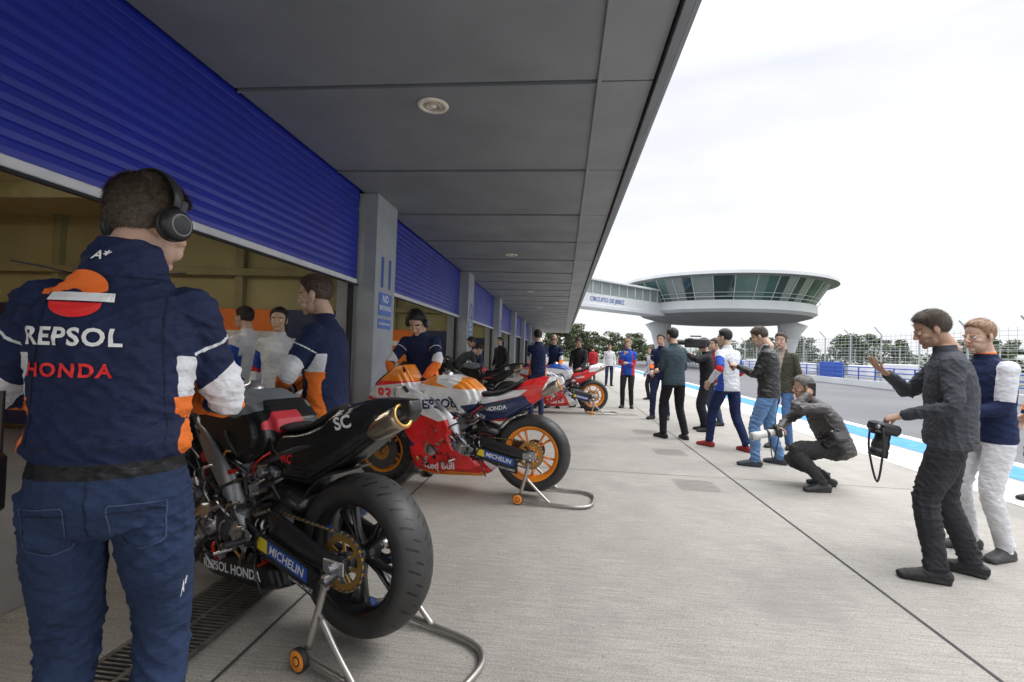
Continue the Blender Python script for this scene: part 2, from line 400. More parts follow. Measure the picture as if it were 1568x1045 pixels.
for k in range(4):
    for x in(-4.3,-6.6):
        e=empty('added_fill_lamp',(x,pil[k]+3.3,2.86));MB().a(P_box((0,0,.03),(.22,1.5,.05),.01),mwp).a(P_cyl((-.05,-.7,-.01),(-.05,.7,-.01),.018,n=10),mfill).a(P_cyl((.05,-.7,-.01),(.05,.7,-.01),.018,n=10),mfill).obj('fitting',e)  # invented ceiling lights, added to brighten the garage interior
mwt=mat('white_letter',(.8,.8,.8),.5,var=.03);msb=mat('blue_letter',(.02,.07,.33),.5,var=.03);msg=mat('blue_sign_plate',(.04,.14,.48),.4)
for k,y in enumerate(pil[1:5]):
    s=empty('no_smoking_sign');yc=y+.36
    mb=MB();mb.a(P_box((-2.396,yc,1.92),(.008,.46,.30),.002),msg)
    mb.a(flat(textmesh('NO'),.14,(-2.391,yc,1.99),(0,1,0),(0,0,1)),mwt);mb.a(flat(textmesh('SMOKING'),.095,(-2.391,yc,1.87),(0,1,0),(0,0,1)),mwt);mb.obj('plate',s)
    mb=MB();mb.a(P_box((-2.396,yc,1.66),(.006,.46,.13),.002),msg);mb.a(flat(textmesh('PROHIBIDO FUMAR'),.045,(-2.392,yc,1.66),(0,1,0),(0,0,1)),mwt);mb.obj('small_plate',s)
    simple('garage_number',flat(textmesh(str(11+k),.035),.54,(-2.398,yc,2.32),(0,1,0),(0,0,1)),msb,s)
mcream=mat('lamp_trim',(.80,.74,.62),.4);mlg=mat('lamp_glass',(.50,.47,.38),.2)
for k in range(6):
    o=(-1.10,3.76+6.02*k,Z-.002);e=empty('recessed_ceiling_lamp',o)
    mb=MB();mb.a(P_lathe([(.085,-.004),(.088,-.016),(.118,-.014),(.126,-.002)],n=40),mcream,True);mb.a(P_lathe([(0.001,-.010),(.05,-.010),(.052,-.016),(.06,-.016),(.062,-.006),(.088,-.006)],n=32),mlg,True);mb.a(P_lathe([(.001,-.018),(.022,-.016),(.03,-.009)],n=20),mcream,True);mb.obj('fitting',e)

# ---------------------------------------------------------------- tower & bridge
tw=empty('control_tower',(20.4,65,0));tw.scale=(.885,.885,.955)
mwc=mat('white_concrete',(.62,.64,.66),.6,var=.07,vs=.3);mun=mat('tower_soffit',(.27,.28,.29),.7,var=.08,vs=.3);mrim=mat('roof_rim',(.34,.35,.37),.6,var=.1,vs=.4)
mg=[mat('glass_a',(.05,.12,.11),.08,var=.2,vs=.3),mat('glass_b',(.13,.21,.20),.12,var=.2,vs=.3),mat('glass_c',(.03,.06,.06),.06),mat('glass_d',(.26,.30,.29),.2)]
mfr=mat('mullion',(.55,.58,.60),.4)
mb=MB()
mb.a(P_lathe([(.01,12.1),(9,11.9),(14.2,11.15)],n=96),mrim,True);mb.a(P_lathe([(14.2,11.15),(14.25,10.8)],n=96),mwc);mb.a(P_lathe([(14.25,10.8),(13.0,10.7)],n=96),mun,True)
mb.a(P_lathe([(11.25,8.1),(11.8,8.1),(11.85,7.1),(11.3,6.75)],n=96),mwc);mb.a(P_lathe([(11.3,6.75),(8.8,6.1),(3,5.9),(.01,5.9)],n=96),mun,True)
N=64;r0,z0,r1,z1=11.3,8.1,13.1,10.72
for i in range(N):
    a,b=2*math.pi*i/N,2*math.pi*(i+1)/N
    mb.a((A([(r0*math.cos(a),r0*math.sin(a),z0),(r0*math.cos(b),r0*math.sin(b),z0),(r1*math.cos(b),r1*math.sin(b),z1),(r1*math.cos(a),r1*math.sin(a),z1)]),[(0,1,2,3)]),random.choice(mg))
    if i%2==0: mb.a(P_cyl((r0*1.004*math.cos(a),r0*1.004*math.sin(a),z0),(r1*1.004*math.cos(a),r1*1.004*math.sin(a),z1),.06,n=6),mfr)
th=np.linspace(0,2*math.pi,96,endpoint=False)
mb.a(P_tube([(12.0*math.cos(t),12.0*math.sin(t),8.95) for t in th],.035,6,closed=True),mfr)
mb.a(P_tube([(12.1*math.cos(t),12.1*math.sin(t),8.45) for t in th],.035,6,closed=True),mfr)
mb.obj('saucer',tw,True)
mb=MB()
for a in(-18.6,161.4):
    x,y=8.6*math.cos(R(a)),8.6*math.sin(R(a));mb.a(P_loft([(x*.96,y*.96,0),(x*.96,y*.96,2.5),(x,y,5),(x*1.04,y*1.04,6.3)],[1.1,1.15,1.5,2.1],[.9,.9,1.1,1.4],n=20,cap=.05),mwc,True)
mb.obj('legs',tw)
br=empty('glazed_footbridge')
p0=A((-3.,47,0));p1=A((11.2,60.8,0));d=nrm(p1-p0);L=np.linalg.norm(p1-p0);Mx=Matrix(((d[0],-d[1],0,p0[0]),(d[1],d[0],0,p0[1]),(0,0,1,.35),(0,0,0,1)))
mb=MB();mb.a(P_box((L/2,0,6.0),(L,2.6,.4),.02),mwc,M=Mx);mb.a(P_box((L/2,0,8.75),(L,3.0,.22),.02),mwc,M=Mx);mb.a(P_box((L/2,0,6.75),(L,2.4,1.1)),mwc,M=Mx);mb.a(P_box((L/2,0,7.97),(L,2.3,1.34)),mg[3],M=Mx)
for i in range(15): mb.a(P_box((i*L/14,-1.2,7.97),(.1,.1,1.34)),mfr,M=Mx)
mb.a(flat(textmesh('CIRCUITO DE JEREZ'),.62,(9.5,-1.23,6.72),(1,0,0),(0,0,1)),msb,M=Mx);mb.obj('bridge_deck',br)

# ---------------------------------------------------------------- pit wall, fence, trees
mpb=mat('blue_rail',(.03,.09,.42),.4);mgal=mat('galvanised_steel',(.50,.52,.53),.45,.5)
pw=empty('pit_wall');mb=MB();mb.a(P_box((17.15,40,.19),(.25,110,.38),.01),mwc)
for z in(.62,.86,1.1): mb.a(P_cyl((17.1,-15,z),(17.1,95,z),.028,n=8),mpb)
for i in range(74): mb.a(P_box((17.1,-15+i*1.5,.74),(.05,.05,.76)),mpb)
for i in range(9): mb.a(P_box((17.6,24+i*3.3,.85),(.5,1.9,.7+.3*(i%2)),.03),mwt if i%3 else mpb)
mb.obj('wall',pw)
cf=empty('catch_fence');mb=MB()
for i in range(38):
    y=-15+i*3;mb.a(P_cyl((18.3,y,0),(18.3,y,3.0),.045,n=8),mgal);mb.a(P_cyl((18.3,y,3.0),(17.9,y,3.45),.035,n=8),mgal)
for z in np.arange(.5,3.1,.2): mb.a(P_cyl((18.3,-15,z),(18.3,96,z),.010,n=4),mgal)
for y in np.arange(8,70,.4): mb.a(P_cyl((18.3,y,.5),(18.3,y,3.05),.008,n=4),mgal)
mb.obj('fence',cf)
cf2=empty('catch_fence');mb=MB()
for i in range(40):
    y=0+i*4;mb.a(P_cyl((36,y,0),(36,y,3.0),.05,n=6),mgal)
for z in np.arange(.3,3.1,.3): mb.a(P_cyl((36,0,z),(36,160,z),.012,n=4),mgal)
mb.a(P_box((36.3,80,.5),(.15,160,1.0)),mwc);mb.obj('fence',cf2)
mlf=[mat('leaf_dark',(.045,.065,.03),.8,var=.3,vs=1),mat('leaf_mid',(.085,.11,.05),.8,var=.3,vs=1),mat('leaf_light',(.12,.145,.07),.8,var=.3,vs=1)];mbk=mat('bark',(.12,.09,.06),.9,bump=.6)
def treemesh(seed,H=7,W=3.2):
    r=np.random.default_rng(seed);mb=MB();mb.a(P_tube([(0,0,-.1),(.1,.05,H*.25),(-.05,.1,H*.5),(.1,0,H*.8)],[.22,.18,.13,.05][:4],8),mbk,True)
    for k in range(26):
        a=r.uniform(0,6.28);rr=W*.62*math.sqrt(r.uniform(.05,1));z=H*r.uniform(.32,.92);rr*=1.15-abs(z/H-.6)
        c=A((rr*math.cos(a),rr*math.sin(a),z));mb.a(P_tube([(0,0,H*.3+z*.2),c*.6+A((0,0,z*.25)),c],[.07,.05,.02],5),mbk)
        n=110;q=r.normal(size=(n,3));q=q/np.linalg.norm(q,axis=1)[:,None]*r.uniform(.3,1,(n,1))**.5*A((.95,.95,.62))*r.uniform(.7,1.25);P=c+q
        u=r.normal(size=(n,3));u/=np.linalg.norm(u,axis=1)[:,None];v=np.cross(u,r.normal(size=(n,3)));v/=np.linalg.norm(v,axis=1)[:,None];s=r.uniform(.12,.28,(n,1))
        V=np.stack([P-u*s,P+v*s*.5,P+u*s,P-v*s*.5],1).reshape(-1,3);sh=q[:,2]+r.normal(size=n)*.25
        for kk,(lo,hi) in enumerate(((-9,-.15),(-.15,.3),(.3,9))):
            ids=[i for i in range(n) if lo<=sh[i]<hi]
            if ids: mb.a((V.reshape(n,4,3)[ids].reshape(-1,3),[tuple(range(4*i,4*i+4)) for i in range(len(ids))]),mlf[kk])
    o=mb.obj('tree_template',None,False);me=o.data;bpy.data.objects.remove(o);return me
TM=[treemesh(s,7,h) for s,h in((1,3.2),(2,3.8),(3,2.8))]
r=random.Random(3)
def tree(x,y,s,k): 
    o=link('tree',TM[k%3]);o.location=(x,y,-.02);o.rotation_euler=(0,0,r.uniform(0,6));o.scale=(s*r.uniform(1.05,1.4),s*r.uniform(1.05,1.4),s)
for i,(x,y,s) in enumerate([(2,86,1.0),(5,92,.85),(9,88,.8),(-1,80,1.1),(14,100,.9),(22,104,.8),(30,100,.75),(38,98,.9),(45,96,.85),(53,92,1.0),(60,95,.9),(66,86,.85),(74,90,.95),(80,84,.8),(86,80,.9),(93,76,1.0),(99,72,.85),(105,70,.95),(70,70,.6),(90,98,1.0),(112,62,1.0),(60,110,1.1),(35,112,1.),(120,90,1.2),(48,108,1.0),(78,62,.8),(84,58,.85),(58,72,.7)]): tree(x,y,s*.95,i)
hb=MB()
rr=np.random.default_rng(5)
for (xa,ya,xb,yb,n) in((-20,112,60,116,5200),(60,116,150,70,5200)):
    t=rr.uniform(0,1,n);P=np.stack([xa+(xb-xa)*t,ya+(yb-ya)*t+rr.normal(size=n)*1.2,rr.uniform(0,1,n)**.8*(3.4+1.2*np.sin(t*37)+.7*np.sin(t*91))],1)
    u=rr.normal(size=(n,3));u/=np.linalg.norm(u,axis=1)[:,None];v=np.cross(u,rr.normal(size=(n,3)));v/=np.linalg.norm(v,axis=1)[:,None];s=rr.uniform(.25,.55,(n,1))
    V=np.stack([P-u*s,P+v*s*.6,P+u*s,P-v*s*.6],1)
    for kk in range(3):
        ids=np.arange(kk,n,3);hb.a((V[ids].reshape(-1,3),[tuple(range(4*i,4*i+4)) for i in range(len(ids))]),mlf[kk])
hb.obj('distant_hedge',None,False)
V=[]
for i in range(60):
    a=R(-60+i*2.6);h=5+3*math.sin(i*.7)+2*math.sin(i*1.9)
    V+= [(330*math.sin(a),330*math.cos(a),-1),(345*math.sin(a),345*math.cos(a),h)]
F=[(2*i,2*i+2,2*i+3,2*i+1) for i in range(59)]
simple('hills',(A(V),F),mat('hill_haze',(.24,.27,.24),1,var=.2,vs=.05),None,True)

# ---------------------------------------------------------------- people
def handmesh(s,curl,tc):
    pr=[P_loft([(0,-.03,0),(0,0,0),(0,.035,0),(0,.07,0),(0,.092,0)],[.024,.026,.035,.040,.038],[.020,.019,.016,.014,.011],n=18)]
    for bx,by,Ls,r,fan in((.030,.090,(.042,.026,.021),.0088,.10),(.0102,.095,(.046,.030,.022),.009,.03),(-.0105,.091,(.043,.027,.021),.0086,-.04),(-.030,.080,(.034,.021,.019),.0074,-.14)):
        p=A((s*bx,by-.02,0.));P=[p.copy()];ang=0.;p=p+A((0,.02,0));P.append(p.copy())
        for L,c in zip(Ls,curl):
            ang+=R(c);p=p+L*A((s*math.sin(fan)*math.cos(ang),math.cos(ang)*math.cos(fan),-math.sin(ang)));P.append(p.copy())
        pr.append(P_loft(P,[r*1.1,r*1.08,r,r*.95,r*.8],n=12,cap=.9))
    P=[A((s*.012,.005,-.004)),A((s*.032,.030,-.010))];d=A((s*.72,.64,-.30-.3*tc));
    for L,b in((.038,.25),(.030,.3),(.022,.2)):
        d=nrm(d);P.append(P[-1]+d*L);d=d+A((-s*b*(1+tc),.25,-.25*tc))
    pr.append(P_loft(P,[.014,.015,.0115,.0105,.0085],n=12,cap=.9))
    return remesh('hand',pr,.0030,2)
HANDS={(s,k):handmesh(s,*v) for s in(1,-1) for k,v in dict(relax=((22,28,18),.1),grip=((50,62,40),.9),point=((12,14,8),.2)).items()}
def headmesh():
    pr=[P_ico((0,-.012,.150),(.076,.096,.086),4),P_ico((0,.030,.112),(.064,.058,.084),4),P_ico((0,.032,.050),(.053,.056,.046),4),P_ico((0,.079,.022),(.022,.016,.017)),
        P_loft([(0,.075,.140),(0,.092,.122),(0,.104,.098),(0,.108,.090)],[.010,.0085,.011,.012],n=12)]
    for s in(1,-1):
        pr+=[P_ico((s*.040,.058,.090),(.024,.026,.020)),P_ico((s*.030,.080,.134),(.025,.012,.009)),P_ico((s*.0115,.099,.087),(.008,.010,.008)),P_ico((s*.030,.068,.060),(.022,.024,.026)),
             P_ico((s*.079,-.006,.110),(.008,.019,.031),3,Matrix.Rotation(-.25*s,4,'Z')@Matrix.Rotation(.15,4,'X')),P_ico((s*.074,.0,.085),(.010,.012,.014))]
    pr+=[P_ico((0,.088,.058),(.025,.010,.0062)),P_ico((0,.087,.048),(.021,.010,.0068)),P_ico((0,.080,.053),(.03,.012,.018))]
    pr.append(P_loft([(0,-.012,.07),(0,-.024,.02),(0,-.034,-.06)],[.054,.054,.058],n=24))
    me=remesh('head',pr,.0036,3);P=getco(me)
    lip=np.minimum(np.minimum(.0245-abs(P[:,0]),.0115-abs(P[:,2]-.053)-abs(P[:,0])*.22),P[:,1]-.088);attr(me,'lips',lip)
    bz=.140+.004*(1-abs(abs(P[:,0])-.03)/.02);attr(me,'brow',np.minimum.reduce([.0042-abs(P[:,2]-bz),abs(P[:,0])-.010,.052-abs(P[:,0]),P[:,1]-.05]))
    attr(me,'beard',np.minimum.reduce([P[:,1]-(.028+.25*abs(P[:,2]-.05)),.078-P[:,2]-.25*np.clip(.06-abs(P[:,0]),0,1),P[:,2]-.002])*10)
    return me
HEAD=headmesh()
def hairmesh(kind,seed,nb):
    r=np.random.default_rng(seed);V,F=P_ico((0,0,0),1.,6 if nb>9000 else 5);N=V.copy();c=A((0,-.012,.148));rad=A((.0765,.0965,.087));S=N*rad+c
    def nz(f,sd,sc=(1,1,1)): 
        q=np.random.default_rng(sd).normal(size=(5,3))*f*A(sc);return sum(np.sin(S@k+i*1.7+1.5*np.sin(S@k[::-1]*.5)) for i,k in enumerate(q))/5
    yk=[-.11,-.06,-.02,.012,.026,.045,.07,.1]
    zk={'short':[.055,.065,.092,.108,.135,.175,.200,.204],'long':[-.05,-.04,.0,.05,.10,.165,.192,.2],'bald':[.055,.065,.09,.105,.125,.14,.12,.12]}[kind]
    zl=np.interp(S[:,1],yk,zk)+.005*nz(70,seed+7);m=np.clip((S[:,2]-zl)/.022,-1,1)
    if kind=='bald': m=np.minimum(m,np.clip((.155-S[:,2])/.02,-1,1))
    th={'short':.010,'long':.02,'bald':.001}[kind];topk=np.clip((S[:,2]-.15)/.07,0,1)
    off=np.where(m>0,.001+th*m*(.35+.75*topk)*(1+.55*nz(55,seed,(1,.5,.5))+.45*nz(140,seed+1,(1,.35,.35))),.001+.014*m)
    if kind=='short': off=off+np.clip(S[:,1]-.0,0,.08)*.16*topk*(m>0)*m
    V=S+N*off[:,None]
    mb=MB();mb.a((V,F),None,True)
    tri=A([f for f in F]);mm=m[tri].min(1);ids=np.where(mm>-.05)[0];ids=r.choice(ids,nb);wts=r.dirichlet((1,1,1),nb);P=(V[tri[ids]]*wts[:,:,None]).sum(1);n=(N[tri[ids]]*wts[:,:,None]).sum(1);mk=np.clip(mm[ids]+.25,.2,1)[:,None]
    dirn=A((0,-.45,-.8))+r.normal(size=(nb,3))*.34;up=np.clip((P[:,2]-.2)/.03,0,1)[:,None];dirn=dirn*(1-up)+up*(A((.5,.7,0.))+r.normal(size=(nb,3))*.45)
    dirn-=(dirn*n).sum(1)[:,None]*n;dirn/=np.linalg.norm(dirn,axis=1)[:,None];dirn=dirn+n*r.uniform(.05,.6,(nb,1));sd=np.cross(dirn,n);Lh=r.uniform(.010,.027,(nb,1))*mk*(.85 if kind!='long' else 1.9)
    VV=np.stack([P-n*.001-sd*.0011,P-n*.001+sd*.0011,P+dirn*Lh],1).reshape(-1,3);mb.a((VV,[(3*i,3*i+1,3*i+2) for i in range(nb)]),None)
    me=bpy.data.meshes.new('hair');me.from_pydata(np.vstack(mb.V).tolist(),[],mb.F);me.polygons.foreach_set('use_smooth',mb.S);return me
HAIR={'short':hairmesh('short',1,4500),'short2':hairmesh('short',21,4500),'dense':hairmesh('short',9,18000),'long':hairmesh('long',2,4000),'bald':hairmesh('bald',3,1200)}
def slotmat(o,ms):
    me=o.data
    while len(me.materials)<len(ms): me.materials.append(None)
    for i,m in enumerate(ms): o.material_slots[i].link='OBJECT';o.material_slots[i].material=m
def hairmat(c): 
    k='hair_%.3f_%.3f'%(c[0],c[1])
    return mat(k,c,.5,var=.5,vs=90,bump=.6,bs=260,bd=.004)
SK={'fair':(.56,.36,.265),'tan':(.44,.26,.175),'asian':(.54,.37,.25)}
def skinmat(t,hc,beard):
    k=('skin',t,hc,beard)
    if k in MC: return MC[k]
    s=SK[t];ly=[('lips',(s[0]*.8,s[1]*.58,s[2]*.58),.5),('brow',tuple(x*.8+.02 for x in hc),.8)]
    if beard: ly.insert(0,('beard',tuple(a*.62+b*.38 for a,b in zip(s,hc)),.8))
    m=layered('skin_'+t,s,ly,.5,.25,300,bd=.001);MC[k]=m;return m
meye=mat('eye_white',(.75,.73,.70),.2,var=.02);mir=mat('iris',(.05,.03,.02),.15);mblk=mat('black_plastic',(.018,.018,.02),.35);mrub=mat('black_rubber',(.022,.022,.023),.6,bump=.2)
def eyemesh():
    mb=MB()
    for s in(1,-1): mb.a(P_ico((s*.0305,.0755,.119),(.0135,.0125,.0105),3),meye,True);mb.a(P_ico((s*.0305,.0795,.1185),(.0060,.0095,.0060),3),mir,True)
    o=mb.obj('eyes');me=o.data;bpy.data.objects.remove(o);return me
EYES=eyemesh()
def hpmesh():
    mb=MB()
    for s in(1,-1):
        mb.a(P_lathe([(.030,0),(.043,.002),(.045,.012),(.038,.016)],(s*.078,-.004,.105),(s,0,0),32),mrub,True)
        mb.a(P_lathe([(.038,.014),(.044,.018),(.044,.030),(.036,.042),(.020,.047),(.001,.048)],(s*.078,-.004,.105),(s,0,0),32),mblk,True)
        mb.a(P_lathe([(.026,.0455),(.028,.0475),(.030,.0445)],(s*.078,-.004,.105),(s,0,0),32),mat('grey_plastic',(.2,.2,.21),.3),True)
        mb.a(P_box((s*.108,-.004,.152),(.012,.024,.05),.004),mblk)
    P=[(math.sin(a)*.108,-.014-.02*math.cos(a),.150+math.cos(a)*.108) for a in np.linspace(-1.55,1.55,20)]
    mb.a(P_loft(P,.016,.005,side=(0,1,0),n=14),mblk,True);o=mb.obj('headphones');me=o.data;bpy.data.objects.remove(o);return me
HP=hpmesh()
def ik(a,c,L1,L2,hint):
    a=A(a,float);c=A(c,float);d=c-a;D=np.linalg.norm(d)
    if D>.985*(L1+L2): c=a+d/D*.985*(L1+L2);d=c-a;D=np.linalg.norm(d)
    x=(L1*L1-L2*L2+D*D)/(2*D);h=math.sqrt(max(0,L1*L1-x*x));u=d/D;hn=A(hint,float);hn=hn-(hn@u)*u
    return a+u*x+nrm(hn)*h,c
def folds(P,amp,seed,joints=()):
    r=np.random.default_rng(seed);o=np.zeros(len(P));w=np.full(len(P),.55)
    for j,rad in joints: w+=1.1*np.exp(-((P-A(j))**2).sum(1)/rad**2)
    for i in range(8):
        k=r.normal(size=3)*A((.6,.6,1.));k=k/np.linalg.norm(k)*r.uniform(30,110);k2=r.normal(size=3)*14
        q=np.sin(P@k+2.4*np.sin(P@k2+i)+i*2.1);g=np.clip(.35+.9*np.sin(P@(r.normal(size=3)*10)+i),0,1)
        o+=((1-np.abs(q))**1.6-.35)*g*(42/np.linalg.norm(k))
    return o*amp*w/1.6
NAVY=(.011,.019,.062);ORG=(.88,.20,.03);WHT=(.70,.71,.74)
def st_repsol(c,side=.150):
    x=abs(c['x']);s=c['s'];ta=c['ta'];da=c['da']-c['dt'];arm=-da
    return NAVY,[('w1',np.minimum.reduce([x-side+.03*(s-.5),.62-s,s-.38,da]),WHT),('o1',np.minimum.reduce([x-side-.008*np.sin(s*9),.42-s,da]),ORG),
      ('w2',np.minimum.reduce([(ta-.36)*.5+c['aside']*.5,(.58-ta)*.5+c['aside']*.2,arm]),WHT),('o2',np.minimum.reduce([(ta-.57)*.5+c['aside']*.35,(.93-ta)*.5,arm]),ORG),
      ('w3',np.minimum.reduce([(ta-.19)*.5,(.206-ta)*.5,arm]),WHT),
      ('o3',np.minimum.reduce([s-.935,.955-s,x-.07,.2-x]),ORG)]
def st_hrc(c):
    x=abs(c['x']);s=c['s'];ta=c['ta'];da=c['da']-c['dt'];arm=-da
    return (.68,.69,.72),[('b1',np.minimum.reduce([(ta-.15)*.5+c['aside']*.3,(.52-ta)*.5,arm]),(.03,.08,.4)),('r1',np.minimum.reduce([(ta-.50)*.5+c['aside']*.3,(.60-ta)*.5,arm]),(.6,.03,.03)),
      ('b2',np.minimum.reduce([x-.150,.55-s,da]),(.03,.08,.4)),('g1',np.minimum.reduce([.0025-x,s*0+c['front'],da]),(.15,.15,.16))]
def st_rider(c):
    x=abs(c['x']);s=c['s'];ta=c['ta'];da=c['da']-c['dt'];arm=-da
    return NAVY,[('w1',np.minimum.reduce([(.45-ta)*.5,arm]),WHT),('o2',np.minimum(s-.90,.3-x),ORG)]
def st_blue(c):
    x=abs(c['x']);s=c['s'];arm=c['dt']-c['da'];return (.03,.10,.5),[('r1',np.minimum.reduce([(c['ta']-.3)*.5,(.75-c['ta'])*.5,arm]),(.6,.03,.04)),('r2',np.minimum(x-.12,-arm),(.55,.03,.04))]
def st_plain(col,shirt=None):
    def f(c):
        L=[('z1',np.minimum.reduce([.0022-abs(c['x']),c['front'],c['da']-c['dt']]),tuple(k*.35 for k in col)),('z2',np.minimum(.004-abs(c['s']+.115),c['da']-c['dt']),tuple(k*.6 for k in col))]
        if shirt: L=[('s1',np.minimum.reduce([(c['s']-.25)*.09-abs(c['x']),c['front'],c['da']-c['dt']]),shirt)]+L[1:]
        return col,L
    return f
cnt=[0]
def person(name,loc,hd,H=1.78,style=st_plain((.03,.03,.035)),tr=(.02,.022,.028),shoe=(.02,.02,.02),lean=(2,6),pel=(0,0,.95),lh=None,rh=None,lf=(-.11,.0,0),rf=(.11,.04,0),toe=(14,-10),head=(0,5),
           hair='short',hc=(.045,.03,.02),skin='fair',beard=False,hp=False,vox=.011,hl='relax',hr='relax',crouch=False,glove=None,amp=.0085,wide=1.,lhn=None,rhn=None,lel=None,rel=None,twist=0,jr=.85,eyes=True,kneeh=(0,1,.15),hem=-.17,collar=0.,legw=1.):
    cnt[0]+=1;seed=cnt[0]*13;S=H/1.78;E=empty(name,(loc[0],loc[1],0),R(hd),S)
    if hair=='short' and cnt[0]%2: hair='short2'
    pel=A(pel,float);ss=np.linspace(0,1,11);th=R(lean[0])+(R(lean[1])-R(lean[0]))*ss;dr=np.stack([0*ss,np.sin(th),np.cos(th)],1);base=pel+A((0,0,-.01));SP=[base]
    for i in range(10): SP.append(SP[-1]+dr[i]*.052)
    SP=A(SP)
    def sp(s):
        if s<0: return SP[0]+dr[0]*s*.52
        if s>1: return SP[-1]+dr[-1]*(s-1)*.52
        return A([np.interp(s,ss,SP[:,i]) for i in range(3)])
    W=wide
    sec=[(-.17,.176*W,.128*W),(-.06,.180*W,.132*W),(.12,.172*W,.128*W),(.30,.165*W,.126*W),(.52,.180*W,.132*W),(.72,.190*W,.130),(.86,.180*W,.112),(.95,.130*W,.088),(1.02,.074+collar*.3,.072+collar*.3),(1.09+collar,.066+collar*.12,.066+collar*.12)]
    if hem>-.1: sec=[(hem,.168*W,.124*W),(hem+.05,.182*W,.136*W)]+[q for q in sec if q[0]>hem+.1]
    tw=R(twist);sv=A((math.cos(tw),math.sin(tw),0))
    torso=P_loft([sp(q[0]) for q in sec],[q[1] for q in sec],[q[2] for q in sec],side=sv,n=28,cap=.15)
    shc=sp(.885);prs=[torso];arms=[];hands=[];jts=[(sp(.25),.16)]
    for sg,tgt,el,kind,hn in((-1,lh,lel,hl,lhn),(1,rh,rel,hr,rhn)):
        a=shc+sv*sg*.150*W
        if tgt is None: tgt=a+A((sg*.085,.05,-.525))
        e,wr=ik(a,tgt,.295,.255,el or (sg*.45,-.9,-.35));d=nrm(wr-e);jts+=[(e,.11),(a+A((0,0,-.08)),.09)]
        pts=smoothpath([a,a*.5+e*.5,e,e*.5+wr*.5,wr],3);k=len(pts);rr=np.interp(np.linspace(0,1,k),[0,.25,.5,.75,.97,1],[.070,.060,.052,.046,.038,.036])
        prs.append(P_loft(pts,rr,n=18,side=(0.1,.9,.2),cap=.4));prs.append(P_ico(a+A((0,0,-.004)),(.066,.062,.056)));arms.append((pts,rr));hands.append((sg,wr,d,kind,hn))
    legs=[];shoes=[]
    for sg,ft,ta in((-1,lf,toe[0]),(1,rf,toe[1])):
        h=pel+A((sg*.092,0,-.02));ft=A(ft,float);k_,an=ik(h,ft+A((0,-.02,.085)),.445,.425,kneeh);jts+=[(k_,.13),(an+A((0,0,.05)),.10),(h+A((0,0,-.1)),.10)]
        pts=smoothpath([h,h*.5+k_*.5,k_,k_*.5+an*.5,an],3);k=len(pts);rr=np.interp(np.linspace(0,1,k),[0,.2,.5,.65,.92,1],A([.090,.088,.067,.065,.055,.057])*legw)
        legs.append((pts,rr));prs.append(P_loft(pts,rr,rr*1.05,n=18,side=(1,0,0),cap=.05))
        a=R(ta);f=A((-math.sin(a),math.cos(a),0));o=ft+A((0,-.02,0))
        shp=[o-f*.065+A((0,0,.04)),o+A((0,0,.05)),o+f*.07+A((0,0,.042)),o+f*.15+A((0,0,.030)),o+f*.195+A((0,0,.024))];sr=[.038,.041,.046,.047,.034]
        shoes.append((shp,[.042,.045,.040,.030,.024]));prs.append(P_loft(shp,sr,[.040,.050,.040,.030,.022],n=16,side=(f[1],-f[0],0),cap=.7));prs.append(P_box(o+f*.06+A((0,0,.012)),(.085,.265,.022),.006,Matrix.Rotation(a,4,'Z')))
    prs.append(P_loft([pel+A((0,-.01,-.11)),pel+A((0,-.01,-.05)),pel+A((0,0,.0)),pel+A((0,0,.12))],[.13,.162,.166,.152],[.10,.124,.126,.112],n=24,cap=.3))
    npv=sp(1.)+nrm(dr[-1]*1.0+A((0,.1,.6)))*.075;prs.append(P_loft([sp(.93),npv],[.060,.055],n=18))
    me=remesh('body',prs,vox,2,disp=lambda P:folds(P,amp,seed,jts)*np.clip(P[:,2]/.12,0,1))
    P=getco(me);P[:,2]=np.maximum(P[:,2],0.001);me.vertices.foreach_set('co',P.ravel());me.update()
    sl=np.linspace(-.17,1.05,14);dtor,tt=polyd(P,[sp(s) for s in sl],[np.interp(s,[q[0] for q in sec],[(q[1]+q[2])/2 for q in sec]) for s in sl]);s=-.17+tt*1.22
    da1,t1=polyd(P,*arms[0]);da2,t2=polyd(P,*arms[1]);da=np.minimum(da1,da2);ta=np.where(da1<da2,t1,t2)
    dl=np.minimum(polyd(P,*legs[0])[0],polyd(P,*legs[1])[0]);dsh=np.minimum(polyd(P,*shoes[0])[0],polyd(P,*shoes[1])[0])
    along=(P-sp(hem))@dr[0]
    tro=np.minimum(da-np.minimum(dl,dtor),dtor-dl) if crouch else np.minimum(-along-.004,da-dl)
    lx=(P-sp(.5))@sv;fr=(P-sp(.5))[:,1];asd=np.where(da1<da2,-1,1)*((P-np.where((da1<da2)[:,None],arms[0][0][len(arms[0][0])//2],arms[1][0][len(arms[1][0])//2]))@sv)
    c=dict(x=lx,s=s,ta=ta,da=da,dt=np.minimum(dtor,dl),aside=np.clip(asd,-.12,.12),front=fr)
    bcol,ly=style(c);L=[]
    for nm,arr,col in ly: attr(me,nm,arr);L.append((nm,col,jr))
    attr(me,'tr',tro);L.append(('tr',tr,.9))
    if hem>-.1: attr(me,'belt',np.minimum.reduce([-along-.004,along+.040,da-dtor]));L.append(('belt',(.012,.012,.014),.5))
    attr(me,'nk',np.minimum((P-sp(1.10+collar))@dr[-1],da-.02));L.append(('nk',SK[skin],.5))
    attr(me,'sh',np.minimum(np.minimum(dl,.5)-dsh+.004,.465-P[:,2]));L.append(('sh',shoe,.5))
    me.materials.append(layered('clothes_'+name,bcol,L,jr,.5,140,bd=.002,spec=.3 if jr>.5 else .5));body=link('body',me,E)
    hc_=hairmat(hc);sm=skinmat(skin,hc,beard)
